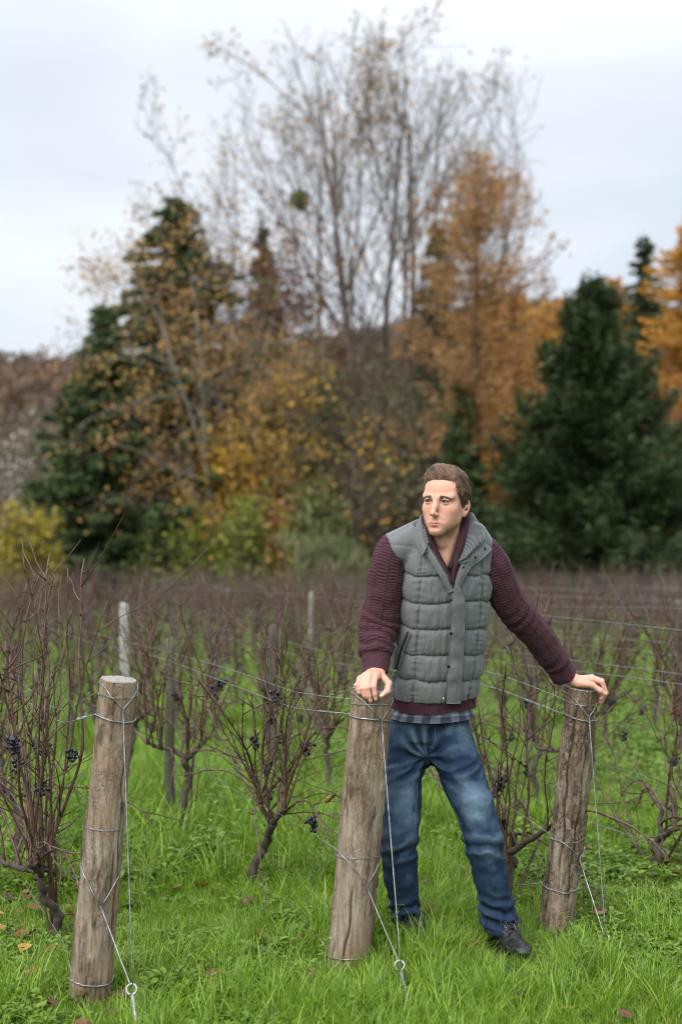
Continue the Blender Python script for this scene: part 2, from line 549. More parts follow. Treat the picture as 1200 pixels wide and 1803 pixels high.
def leaf_cluster(name, seed, nl, hmax, size, aspect=0.62):
    """Low broad-leaved weed: stems with leaves folded along the midrib."""
    g = np.random.default_rng(seed); tb = Tubes()
    for _ in range(nl):
        a = g.uniform(0, 2 * np.pi); h = hmax * g.uniform(0.25, 1); r = g.uniform(0.0, 0.055)
        p = np.array([math.cos(a) * r, math.sin(a) * r, h]); s = size * g.uniform(0.6, 1.2)
        d = np.array([math.cos(a), math.sin(a), g.uniform(-0.35, 0.5)]); d /= np.linalg.norm(d)
        sd = np.cross(d, [0, 0, 1]); sd /= np.linalg.norm(sd); up = np.cross(sd, d)
        rows = []
        for t, wd, dz in ((0, .08, 0), (.3, .46, .03), (.65, .38, .02), (1, 0.02, -.1)):
            c = p + d * s * t + up * s * dz
            rows += [c - sd * s * aspect * wd + up * s * .10 * wd * 2, c - up * s * .02, c + sd * s * aspect * wd + up * s * .10 * wd * 2]
        Q = []
        for k in range(3):
            Q += [[3 * k, 3 * k + 1, 3 * k + 4, 3 * k + 3], [3 * k + 1, 3 * k + 2, 3 * k + 5, 3 * k + 4]]
        tb.raw(np.array(rows), Q)
        if g.random() < 0.7:
            tb.add(np.stack([[p[0] * .3, p[1] * .3, 0], p * [0.7, 0.7, 0.6], p]), 0.0011, 3, False)
    return tb.mesh(name, False)

def nettle(name, seed, h=0.3):
    g = np.random.default_rng(seed); tb = Tubes()
    for sct in range(3):
        lean = g.normal(size=2) * 0.12; a0 = g.uniform(0, 6); o = g.normal(size=2) * 0.025
        hh = h * g.uniform(0.6, 1)
        P = np.stack([[o[0] + lean[0] * t, o[1] + lean[1] * t, hh * t] for t in np.linspace(0, 1, 6)])
        tb.add(P, np.linspace(0.0025, 0.0012, 6), 4, False)
        for k in range(7):
            t = 0.2 + 0.8 * k / 6; c = np.array([o[0] + lean[0] * t, o[1] + lean[1] * t, hh * t])
            for q in range(2):
                a = a0 + k * 1.57 + q * np.pi; s = 0.055 * (1.1 - 0.6 * t) * g.uniform(.8, 1.2)
                d = np.array([math.cos(a), math.sin(a), 0.15]); sd = np.array([-d[1], d[0], 0])
                V = [c, c + d * s * .35 + sd * s * .28, c + d * s * .4 + np.array([0, 0, -.004]), c + d * s * .35 - sd * s * .28, c + d * s - np.array([0, 0, s * .3])]
                tb.raw(np.array(V), None, [[0, 2, 1], [0, 3, 2], [1, 2, 4], [2, 3, 4]])
    return tb.mesh(name, False)

GRASS = leafy('grass_blades', [(0.0, (0.055, 0.120, 0.010)), (0.28, (0.140, 0.255, 0.018)), (0.58, (0.245, 0.380, 0.032)), (0.86, (0.370, 0.470, 0.055)), (0.93, (0.47, 0.46, 0.10)), (1.0, (0.50, 0.38, 0.15))], 0.40, 0.45, True, 0.8, 0.45)
WEED = leafy('weed_leaves', [(0.0, (0.060, 0.120, 0.016)), (0.5, (0.145, 0.245, 0.026)), (0.9, (0.245, 0.345, 0.045)), (1.0, (0.38, 0.33, 0.07))], 0.42, 0.40, True, 1.5, 0.4)
kinds = []
for k, (nb, rad, l0, l1, w0, w1, cu) in enumerate([(26, .05, .04, .11, .0013, .0026, 1.2), (26, .06, .06, .15, .0014, .0028, 1.5), (20, .05, .09, .22, .0018, .0034, 1.9), (16, .045, .12, .27, .0020, .0040, 2.2), (30, .07, .03, .08, .0014, .0026, 1.0)]):
    kinds.append((grass_tuft('grass_tuft', 40 + k, nb, rad, l0, l1, w0, w1, cu), GRASS))
for k, (nl, h, s) in enumerate([(14, .06, .035), (18, .10, .045), (9, .05, .075), (22, .07, .022)]):
    kinds.append((leaf_cluster('weed', 60 + k, nl, h, s), WEED))
STRAW = leafy('straw', [(0.0, (0.16, 0.12, 0.05)), (0.5, (0.34, 0.27, 0.12)), (1.0, (0.50, 0.42, 0.22))], 0.6, 0.3)
kinds.append((nettle('weed_stem', 70, 0.24), WEED)); kinds.append((nettle('weed_stem', 71, 0.34), WEED))
kinds.append((grass_tuft('dead_grass', 90, 12, .06, .08, .20, .0012, .0022, 2.4), STRAW))
gcol = bpy.data.collections.new('grass_kinds')          # kept out of the scene: only feeds the grass
for k, (me, mt) in enumerate(kinds):
    me.materials.append(mt)
    gcol.objects.link(bpy.data.objects.new('%02d_kind' % k, me))

def scatter(name, P, idx, rot, sc, label=None):
    """One object of kind stuff: copies of the tufts at the points."""
    me = bpy.data.meshes.new(name); me.vertices.add(len(P)); me.vertices.foreach_set('co', np.asarray(P, np.float32).ravel())
    for nm, a, ty in (('idx', idx, 'INT'), ('scl', sc, 'FLOAT')):
        q = me.attributes.new(nm, ty, 'POINT'); q.data.foreach_set('value', np.asarray(a, np.int32 if ty == 'INT' else np.float32))
    q = me.attributes.new('rot', 'FLOAT_VECTOR', 'POINT'); q.data.foreach_set('vector', np.asarray(rot, np.float32).ravel())
    o = bpy.data.objects.new(name, me); COL.objects.link(o)
    ng = bpy.data.node_groups.new(name, 'GeometryNodeTree')
    ng.interface.new_socket('Geometry', in_out='INPUT', socket_type='NodeSocketGeometry'); ng.interface.new_socket('Geometry', in_out='OUTPUT', socket_type='NodeSocketGeometry')
    gi = N(ng, 'NodeGroupInput'); go = N(ng, 'NodeGroupOutput')
    m2p = N(ng, 'GeometryNodeMeshToPoints'); iop = N(ng, 'GeometryNodeInstanceOnPoints'); ci = N(ng, 'GeometryNodeCollectionInfo')
    ci.inputs['Collection'].default_value = gcol; ci.inputs['Separate Children'].default_value = True; ci.inputs['Reset Children'].default_value = True
    def na(nm, ty):
        n = N(ng, 'GeometryNodeInputNamedAttribute', data_type=ty); n.inputs['Name'].default_value = nm; return n.outputs['Attribute']
    L(ng, gi.outputs[0], m2p.inputs[0]); L(ng, m2p.outputs[0], iop.inputs['Points']); L(ng, ci.outputs[0], iop.inputs['Instance'])
    iop.inputs['Pick Instance'].default_value = True
    L(ng, na('idx', 'INT'), iop.inputs['Instance Index']); L(ng, na('scl', 'FLOAT'), iop.inputs['Scale'])
    e2r = N(ng, 'FunctionNodeEulerToRotation'); L(ng, na('rot', 'FLOAT_VECTOR'), e2r.inputs[0]); L(ng, e2r.outputs[0], iop.inputs['Rotation'])
    L(ng, iop.outputs[0], go.inputs[0])
    md = o.modifiers.new('grass', 'NODES'); md.node_group = ng
    tag(o, kind='stuff'); return o

POSTS_XY = [(-0.80, 4.59), (0.03, 4.95), (0.82, 5.39)]
FEET = [(.53, 5.10), (.56, 5.03), (.255, 5.15)]
RDN = (0.935, 0.355)
def grass_points():
    g = np.random.default_rng(21)
    out = []
    for d0, d1, dens, smin, smax in ((3.6, 6.2, 1250, .75, 1.25), (6.2, 9, 620, .9, 1.5), (9, 15, 230, 1.1, 1.9), (15, 37, 46, 1.5, 2.6)):
        wd = d1 * 0.33 + 1.2
        n = int(dens * (d1 - d0) * 2 * wd)
        y = g.uniform(d0, d1, n); x = g.uniform(-wd, wd, n)
        k = np.abs(x) < y * 0.30 + 1.15; x, y = x[k], y[k]
        out.append(np.stack([x, y, g.uniform(smin, smax, len(x))], 1))
    A = np.vstack(out); x, y, s = A.T
    n = len(x)
    patch = fbm(np.stack([x * 1.1, y * 1.1, 0 * x], 1), 3, 5); patch2 = fbm(np.stack([x * 0.8, y * 0.8, 0 * x + 5], 1), 3, 9)
    # the rows themselves carry rougher growth, the strips between shorter grass
    r = g.random(n)
    idx = np.where(r < .30, 0, np.where(r < .62, 1, np.where(r < .80, 2, 4)))
    idx = np.where((patch > 0.25) & (r > .45), np.where(r > .75, 3, 2), idx)
    wd_ = (patch2 > 0.02) & (g.random(n) < 0.62) | (g.random(n) < 0.09)
    left = (x < -0.15) & (y < 5.4) & (g.random(n) < 0.35)
    idx = np.where(wd_ | left, g.choice([5, 5, 6, 7, 8, 8], n), idx)
    idx = np.where((g.random(n) < 0.008) & (y > 4.6), g.choice([9, 10], n), idx)
    idx = np.where((g.random(n) < 0.035) & (y > 4.2), 11, idx)
    rowd = np.abs(((x + 0.81) * RDN[0] + (y - 4.59) * RDN[1]) / 0.905); rowd = np.abs(rowd - np.round(rowd)) * 0.905
    bald = (fbm(np.stack([x * 2.6, y * 2.6, 0 * x + 9], 1), 2, 77) < -0.85) & (y < 9)
    keep = ~(bald & (g.random(n) < 0.75)) & ~((rowd < 0.13) & (g.random(n) < 0.5) & (y > 4.9))
    for fx, fy in FEET: keep &= (x - fx) ** 2 + (y - fy) ** 2 > (0.055 if fy < 5.06 and False else 0.05) ** 2
    for fx, fy in POSTS_XY: keep &= (x - fx) ** 2 + (y - fy) ** 2 > 0.062 ** 2
    s = s * (1 + 0.28 * patch) * np.where(y < 6.0, 0.58, 0.85)
    for fx, fy in POSTS_XY: s = s * (1 - 0.5 * np.exp(-(((x - fx) / .16) ** 2 + ((y - fy + .12) / .22) ** 2)))
    for fx, fy in ((.58, 4.98),): s = s * (1 - 0.62 * np.exp(-(((x - fx) / .15) ** 2 + ((y - fy) / .30) ** 2)))
    x, y, s, idx = x[keep], y[keep], s[keep], idx[keep]
    n = len(x)
    rot = np.stack([g.normal(size=n) * .12, g.normal(size=n) * .12, g.uniform(0, 2 * np.pi, n)], 1)
    return np.stack([x, y, gz(x, y)], 1), idx, rot, s
scatter('grass', *grass_points())

# fallen leaves lying in the grass
def fallen():
    g = np.random.default_rng(8); n = 480
    y = 3.9 + 6.5 * g.random(n) ** 1.3; x = g.uniform(-1, 1, n) * (0.27 * y + 0.3)
    row = g.random(n) < 0.4
    x = np.where(row & (y < 6.2), -0.95 - 0.38 * (y - 4.9) + g.normal(size=n) * .18, x)
    C = np.stack([x, y, gz(x, y) + g.uniform(0.01, 0.07, n)], 1)
    tb = Tubes()
    for c in C:
        s = g.uniform(0.014, 0.034); a = g.uniform(0, 6.28); m = 9
        th = np.linspace(0, 2 * np.pi, m + 1)[:-1]; rr = s * (0.62 + 0.38 * np.abs(np.cos(th * 2.5 + 0.3)) ** 0.7)
        tilt = g.normal(size=2) * 0.22
        V = np.stack([np.cos(th + a) * rr, np.sin(th + a) * rr, 0 * th], 1); V[:, 2] = V[:, 0] * tilt[0] + V[:, 1] * tilt[1] + np.abs(np.sin(th)) * s * g.uniform(0, .5)
        V = np.vstack([V, [0, 0, -s * .15]]) + c
        j = np.arange(m); tb.raw(V, None, np.stack([np.full(m, m), j, (j + 1) % m], -1))
    m = leafy('dead_leaves', [(0.0, (0.045, 0.020, 0.012)), (0.4, (0.11, 0.050, 0.024)), (0.75, (0.22, 0.105, 0.035)), (0.9, (0.36, 0.22, 0.05)), (1.0, (0.30, 0.11, 0.03))], 0.6, 0.15)
    o = link('fallen_leaves', tb.mesh('fallen_leaves', False), m); tag(o, kind='stuff')
fallen()
# ================================================================ trees beyond the vineyard
GROUND_B = float(gz(0, 38))
BARK = {}
def bark(name, a, b_, sc=6):
    m, t, b, o = material(name)
    n = noise(t, sc, 5, 0.65, coords(t, (1, 1, 0.25)))
    L(t, ramp(t, n, [(0.3, a), (0.7, b_)]), b.inputs['Base Color']); b.inputs['Roughness'].default_value = 0.9; b.inputs['Specular IOR Level'].default_value = 0.2
    bump(t, b, n, 0.6, 0.03); return m
BARK['grey'] = bark('grey_bark', (0.050, 0.046, 0.036), (0.15, 0.14, 0.11))
BARK['brown'] = bark('brown_bark', (0.030, 0.023, 0.018), (0.085, 0.065, 0.050))
BARK['birch'] = bark('birch_bark', (0.07, 0.062, 0.05), (0.26, 0.24, 0.21))
BARK['limb'] = bark('grey_brown_bark', (0.060, 0.048, 0.040), (0.160, 0.122, 0.100))
BARK['twig'] = bark('twig_bark', (0.060, 0.042, 0.036), (0.13, 0.095, 0.082))

def grow(tb, g, p, d, length, r, level, P, tips):
    """A limb with its side limbs; tips collects twig ends for leaves."""
    n = P['segs'][level]; pts = [p]; q = p.copy(); d = d / np.linalg.norm(d)
    st = length / n
    env = P.get('env')
    for k in range(n):
        if env is not None and k > 0 and env(q): break
        d = d + g.normal(size=3) * P['jit'][level] + np.array([0, 0, P['up'][level]])
        if 'pull' in P: d = d + P['pull'] * 0.02
        d /= np.linalg.norm(d); q = q + d * st; pts.append(q.copy())
    n = len(pts) - 1; pts = np.array(pts)
    r1 = r * P['tap'][level]
    tb.add(pts, np.linspace(r, max(r1, P['rmin']), n + 1), P['sides'][level], False)
    if level + 1 >= len(P['segs']):
        tips.append((pts[-1], d)); tips.append((pts[len(pts) // 2], d)); return
    m = P['kids'][level]; m = int(m * g.uniform(0.8, 1.2))
    t0 = P['start'][level]
    for k in range(m):
        t = t0 + (1 - t0) * (k + g.random()) / m
        i = min(int(t * n), n - 1); f = t * n - i
        c = pts[i] * (1 - f) + pts[i + 1] * f; T = pts[i + 1] - pts[i]; T /= np.linalg.norm(T)
        a = g.normal(size=3); a -= T * a.dot(T); a /= np.linalg.norm(a)
        an = R(g.uniform(*P['ang'][level]))
        dd = T * math.cos(an) + a * math.sin(an)
        ln = length * P['len'][level] * (1 - P['fall'][level] * (t - t0) / (1 - t0 + 1e-6)) * g.uniform(0.7, 1.2)
        rr = max((r * (1 - t) + r1 * t) * P['rad'][level], P['rmin'])
        grow(tb, g, c, dd, ln, rr, level + 1, P, tips)

def leaf_cloud(name, C, g, size, mat, parent, aspect=0.7, droop=0.0, smooth=False):
    n = len(C); U = rand_unit(n, g); U[:, 2] -= droop; U /= np.linalg.norm(U, axis=1, keepdims=True)
    W_ = np.cross(U, rand_unit(n, g)); W_ /= np.linalg.norm(W_, axis=1, keepdims=True)
    V, Q = leaf_quads(C, U, W_, g.uniform(*size, n), aspect)
    return link(name, make_mesh(name, V, Q, False), mat, parent)

def around(tips, g, per, spread):
    P = np.array([t[0] for t in tips]); P = np.repeat(P, per, 0)
    return P + g.normal(size=P.shape) * spread

def base(px, d): 
    x = (px - 600) * d / F
    return np.array([x, d, float(gz(x, d)) - 0.05])

# leaf colours
LF = {
    'yellow': leafy('yellow_leaves', [(0.0, (0.16, 0.095, 0.02)), (0.35, (0.34, 0.20, 0.035)), (0.7, (0.55, 0.34, 0.05)), (1.0, (0.62, 0.42, 0.09))], 0.6, 0.35, True, 0.5),
    'tan': leafy('tan_leaves', [(0.0, (0.12, 0.072, 0.035)), (0.4, (0.29, 0.165, 0.062)), (0.75, (0.48, 0.285, 0.085)), (1.0, (0.56, 0.37, 0.11))], 0.6, 0.35, True, 0.6),
    'larch': leafy('larch_needles', [(0.0, (0.22, 0.115, 0.050)), (0.4, (0.38, 0.200, 0.080)), (0.75, (0.50, 0.285, 0.115)), (1.0, (0.56, 0.38, 0.17))], 0.7, 0.35, True, 0.5),
    'gold': leafy('golden_needles', [(0.0, (0.28, 0.130, 0.025)), (0.4, (0.48, 0.240, 0.042)), (0.8, (0.62, 0.345, 0.065)), (1.0, (0.68, 0.44, 0.12))], 0.7, 0.35, True, 0.5),
    'spruce': leafy('spruce_needles', [(0.0, (0.026, 0.040, 0.016)), (0.5, (0.055, 0.086, 0.031)), (0.85, (0.088, 0.128, 0.045)), (1.0, (0.115, 0.15, 0.052))], 0.6, 0.12, True, 0.7, 0.25),
    'pine': leafy('pine_needles', [(0.0, (0.017, 0.029, 0.012)), (0.5, (0.038, 0.062, 0.023)), (0.85, (0.064, 0.098, 0.035)), (1.0, (0.085, 0.125, 0.044))], 0.6, 0.12, True, 0.7, 0.25),
    'olive': leafy('olive_leaves', [(0.0, (0.045, 0.062, 0.018)), (0.5, (0.105, 0.135, 0.032)), (0.85, (0.18, 0.20, 0.044)), (1.0, (0.27, 0.25, 0.05))], 0.6, 0.3, True, 0.6),
    'green': leafy('mistletoe_leaves', [(0.0, (0.065, 0.09, 0.012)), (0.5, (0.16, 0.20, 0.024)), (1.0, (0.27, 0.30, 0.04))], 0.6, 0.3, True, 0.8),
    'russet': leafy('russet_leaves', [(0.0, (0.07, 0.022, 0.018)), (0.5, (0.15, 0.045, 0.030)), (1.0, (0.27, 0.09, 0.04))], 0.6, 0.3, True, 0.8),
    'brush': leafy('brush_leaves', [(0.0, (0.085, 0.078, 0.050)), (0.5, (0.165, 0.150, 0.092)), (0.85, (0.22, 0.205, 0.105)), (1.0, (0.26, 0.25, 0.09))], 0.7, 0.3, True, 0.6),
    'bright': leafy('yellow_green_leaves', [(0.0, (0.09, 0.085, 0.014)), (0.4, (0.24, 0.20, 0.028)), (0.8, (0.46, 0.36, 0.04)), (1.0, (0.55, 0.40, 0.05))], 0.6, 0.35, True, 0.7),
    'pale': leafy('pale_seed_heads', [(0.0, (0.20, 0.17, 0.15)), (0.5, (0.38, 0.34, 0.31)), (1.0, (0.52, 0.48, 0.45))], 0.8, 0.3, True, 0.8),
    'straw': leafy('dry_grass', [(0.0, (0.075, 0.088, 0.035)), (0.5, (0.15, 0.17, 0.07)), (1.0, (0.27, 0.26, 0.14))], 0.7, 0.3, True, 0.8),
}

# ---- the tall bare tree in the middle
def bare_tree():
    g = np.random.default_rng(14); b = base(655, 41)
    t = thing('bare_tree', 'tall many-stemmed tree, nearly bare, with a few yellow-brown leaves at its top', 'tree', b)
    tb = Tubes(); tips = []
    P = dict(segs=[9, 7, 5, 4], jit=[.035, .08, .12, .16], up=[.045, .065, .055, .03], tap=[.34, .35, .4, .5], sides=[7, 5, 4, 3], kids=[9, 7, 6], start=[.36, .2, .12], ang=[(18, 44), (22, 50), (25, 60)], len=[.52, .50, .50], fall=[.5, .45, .3], rad=[.50, .48, .5], rmin=.0072)
    cen = at(625, 292, 41) - b
    def env(q):
        f = min(1.0, 0.62 + 0.38 * max(q[2] - 2, 0) / (cen[2] - 2))
        e = (q - cen) / np.array([6.2 * f, 5.4 * f, 3.8]); e[2] = max(e[2], 0); e = e * (1 + 0.10 * math.sin(q[0] * 2.3 + 1) + 0.07 * math.sin(q[0] * 5.1 + q[1] * 2))
        return e.dot(e) > 1
    P['env'] = env
    stems = [(-.98, .05, 11.0, .075), (-.80, -.08, 11.6, .085), (-.62, .10, 12.0, .09), (-.46, -.05, 12.6, .095), (-.32, .08, 13.2, .10), (-.18, -.10, 13.8, .105),
             (-.05, .05, 14.4, .12), (.09, -.06, 15.0, .12), (.21, .08, 15.0, .115), (.34, -.04, 14.4, .10), (.50, .05, 13.0, .085), (.68, .0, 11.0, .07)]
    for k, (dx, dy, ln, r) in enumerate(stems):
        s0 = np.array([dx * 0.75, dy * 2, 0.0])
        d0 = np.array([dx * (.94 if dx < 0 else .66), dy, 1.0])
        grow(tb, g, s0, d0, ln, r, 0, P, tips)
    link('trunk', tb.mesh('trunk'), BARK['limb'], t)
    T_ = np.array([q[0] for q in tips])
    C = around(tips, g, 2, 0.13)
    nz = fbm(C * 0.55, 2, 3)
    up = np.clip((C[:, 2] - 5) / 6, 0.15, 1)
    C = C[g.random(len(C)) < np.clip(0.40 + 1.3 * nz, 0.05, 1) * up]
    leaf_cloud('crown', C, g, (0.08, 0.16), LF['tan'], t, 0.7)
    # a ball of mistletoe high in the crown
    mc = at(527, 352, 41) - b
    leaf_cloud('mistletoe', mc + rand_unit(240, g) * (g.random((240, 1)) ** .4) * np.array([.34, .34, .30]), g, (.10, .2), LF['olive'], t)
    return t
bare_tree()

# ---- conifers
def conifer(name, label, px, d, top_py, half_w, mat, seed, dens=1.0, shape=1.0, droop=0.25, gap=0.0, low=0.02, spray=(0.16, 0.34), group=None, up=0.0, lean=0.0, wob=0.25, asp=0.30, fat=1.0):
    g = np.random.default_rng(seed); b = base(px, d); top = at(px, top_py, d)[2]; H = top - b[2]
    t = thing(name, label, 'tree', b, 0, group)
    tb = Tubes(); n = 9
    Pz = np.linspace(0, 1, n); tb.add(np.stack([lean * Pz, 0 * Pz, Pz * H], 1), np.linspace(H * 0.016, 0.012, n), 7)
    C, U, S = [], [], []
    z = low * H; k = 0
    while z < H * 0.985:
        f = z / H; Rr = half_w * (1 - f) ** shape * (0.55 + 0.45 * min(f * 6 + .5, 1)) + 0.10
        m = max(4, int(6 + 4 * (1 - f)))
        for q in range(m):
            if g.random() < gap: continue
            a = g.uniform(0, 2 * np.pi); ln = Rr * g.uniform(1 - wob * 1.6, 1 + wob * .6)
            dirv = np.array([math.cos(a), math.sin(a), 0]); s = np.linspace(0, 1, 6)
            dz = -droop * ln * s + (droop * 0.55 + up) * ln * s ** 2.2
            P = np.stack([lean * f + dirv[0] * ln * s, dirv[1] * ln * s, z + g.normal() * .05 + dz], 1)
            if ln > .3: tb.add(P, np.linspace(0.008 + 0.010 * ln, 0.004, 6), 3, False)
            nn = max(6, int(46 * ln * dens)); u = g.random(nn) ** 0.75 * 5 - 1e-6; i = u.astype(int); fr = (u - i)[:, None]
            c = P[i] * (1 - fr) + P[i + 1] * fr
            wdt = 0.20 * fat * ln * (1.05 - u / 5)[:, None] + .05
            sd = np.array([-dirv[1], dirv[0], 0]); lat = g.uniform(-1, 1, (nn, 1))
            c = c + sd * lat * wdt + np.array([0, 0, 1]) * (g.normal(size=(nn, 1)) * 0.05 * fat ** 2 - np.abs(lat) * wdt * 0.25)
            C.append(c); U.append(dirv * 0.8 + sd * lat * 0.9 + g.normal(size=(nn, 3)) * 0.35 + np.array([0, 0, up * 1.5 - 0.15])); S.append(np.full(nn, 1.0) * g.uniform(*spray, nn))
        z += H * 0.018 * g.uniform(.7, 1.3) * (1.35 - 0.75 * f); k += 1
    link('trunk', tb.mesh('trunk'), BARK['brown'], t)
    C, U, S = np.vstack(C), np.vstack(U), np.concatenate(S)
    U /= np.linalg.norm(U, axis=1, keepdims=True); W_ = np.cross(U, rand_unit(len(U), g)); W_ /= np.linalg.norm(W_, axis=1, keepdims=True)
    V, Q = leaf_quads(C, U, W_, S, asp)
    link('crown', make_mesh('crown', V, Q, False), mat, t); return t

conifer('spruce_tree', 'dark green spruce with drooping branches at the left end of the tree group', 312, 41.5, 342, 5.2, LF['spruce'], 31, 2.9, 0.70, 0.42, 0.03, wob=.36, spray=(.12, .28))
conifer('spruce_tree', 'slim dark spruce just left of the bare tree, half hidden by yellow leaves', 462, 45, 395, 2.2, LF['spruce'], 33, 1.3, 0.9, 0.35, 0.05)
conifer('pine_tree', 'broad dark green pine standing on the right', 1042, 36, 490, 3.35, LF['pine'], 35, 4.4, 0.74, 0.14, 0.06, up=.24, spray=(.11, .26), wob=.40, asp=.30, fat=1.7)
conifer('spruce_tree', 'small dark green spruce behind the man', 812, 37, 668, 1.15, LF['spruce'], 37, 1.3, 0.8, 0.25, 0.0)
conifer('spruce_tree', 'distant spruce with a pointed top rising behind the broad pine', 1132, 56, 408, 2.2, LF['pine'], 39, 1.4, 0.65, 0.30, 0.12, wob=.4)
conifer('spruce_tree', 'dark ivy-clad conifer top seen through the branches beside the orange larch', 770, 47, 385, 1.5, LF['spruce'], 41, 1.3, 0.55, 0.25, 0.05, wob=.4)
conifer('spruce_tree', 'low spruce at the far left foot of the tree group', 185, 39.5, 530, 2.9, LF['spruce'], 43, 2.4, 0.8, 0.40, 0.05, wob=.35)
# larches
conifer('larch_tree', 'tall orange larch with thin needles right of the bare tree', 838, 37.6, 258, 2.7, LF['larch'], 51, 1.7, 0.40, 0.10, 0.26, low=.36, spray=(.08, .18), wob=.6, up=.3, fat=1.7)
for px, d, tp, hw_, sd, lb in ((895, 54, 512, 3.2, 53, 'golden larch behind the man, left of the broad pine'), (965, 58, 525, 3.2, 54, 'golden larch hard against the left side of the broad pine'), (1205, 52, 385, 2.9, 55, 'golden larch cut off by the right edge of the picture'), (1085, 60, 485, 2.2, 56, 'golden larch showing between the pine and the distant spruce'), (755, 60, 535, 3.0, 57, 'rusty larch far behind the bare tree stems')):
    conifer('larch_tree', lb, px, d, tp, hw_, LF['gold'] if sd != 57 else LF['larch'], sd, 1.1, 0.45, 0.14, 0.10, spray=(.14, .30), wob=.5, up=.2)

# ---- broad-leaved trees with drooping yellow leaves
def leafy_tree(name, label, px, d, top_py, spread, mat, bk, seed, stems=3, leaves=3, lsize=(.10, .2), droop=0.0, keep=1.0, r=.10, up=None, nz=0.0, sprd=.24, cat='tree', pull=None):
    g = np.random.default_rng(seed); b = base(px, d); H = at(px, top_py, d)[2] - b[2]
    t = thing(name, label, cat, b)
    tb = Tubes(); tips = []
    P = dict(segs=[7, 6, 5], jit=[.05, .11, .15], up=up or [.03, .0 - droop * .10, -.02 - droop * .16], tap=[.3, .4, .5], sides=[6, 4, 3], kids=[12, 7], start=[.25, .2], ang=[(25, 65), (25, 65)], len=[.42, .5], fall=[.45, .3], rad=[.45, .5], rmin=.006)
    for k in range(stems):
        a = g.uniform(0, 2 * np.pi); rr = spread / H * g.uniform(.3, 1.0) if stems > 1 else .05
        d0 = np.array([math.cos(a) * rr, math.sin(a) * rr, 1.0])
        if pull is not None: d0 = d0 + np.array(pull)
        grow(tb, g, np.array([math.cos(a), math.sin(a), 0]) * .12 * (stems > 1), d0, H * g.uniform(.72, .98), r * g.uniform(.7, 1.1), 0, P, tips)
    link('trunk', tb.mesh('trunk'), BARK[bk], t)
    C = around(tips, g, leaves, sprd)
    if keep < 1 or nz: C = C[g.random(len(C)) < np.clip(keep + nz * fbm(C * 0.9, 2, seed), 0, 1)]
    C = C[C[:, 2] > 0.05]
    leaf_cloud('crown', C, g, lsize, mat, t, .7, droop); return t

leafy_tree('weeping_birch', 'birch with drooping twigs and dull yellow leaves in front of the left spruce', 385, 39, 455, 2.2, LF['tan'], 'birch', 61, 8, 16, (.06, .14), .9, .62, .09, nz=.9)
leafy_tree('weeping_birch', 'pale-stemmed birch with a tuft of bright yellow leaves low in the middle', 492, 38, 640, 1.2, LF['yellow'], 'birch', 63, 2, 9, (.09, .18), .7, .5, .055, nz=.9, pull=(-.12, 0, 0))
leafy_tree('maple_tree', 'small tree with bright orange-yellow leaves under the weeping birch', 405, 38.4, 790, 1.0, LF['yellow'], 'brown', 65, 3, 9, (.09, .18), .2, .8, .05, nz=.7)
leafy_tree('beech_tree', 'dark red-leaved tree between the weeping birch and the bare stems', 478, 43, 470, 1.9, LF['russet'], 'brown', 67, 4, 14, (.09, .18), .1, .8, .07, nz=.6)
leafy_tree('alder_tree', 'olive green tree in the middle of the group, with mistletoe', 560, 42, 600, 1.9, LF['olive'], 'grey', 69, 4, 12, (.09, .18), .1, .8, .08, nz=.6)
leafy_tree('thin_tree', 'grey twiggy tree without leaves behind the man on the left', 640, 39, 560, 1.6, LF['brush'], 'grey', 71, 5, 6, (.07, .15), .1, .5, .06, nz=.5)
leafy_tree('thin_tree', 'grey twiggy tree with a few dull leaves just left of the small spruce', 725, 40, 570, 1.6, LF['brush'], 'grey', 73, 5, 6, (.07, .15), .1, .5, .06, nz=.5)
leafy_tree('yellow_tree', 'sparse tree with yellow leaves half way between the bare stems and the birch', 608, 37.4, 745, .9, LF['yellow'], 'limb', 75, 3, 3, (.09, .17), .1, .25, .045, nz=.9)
leafy_tree('yellow_tree', 'tall thin tree with ochre leaves beside the top of the left spruce', 290, 46, 455, 1.6, LF['tan'], 'limb', 77, 4, 6, (.08, .16), .2, .4, .07, nz=.7)

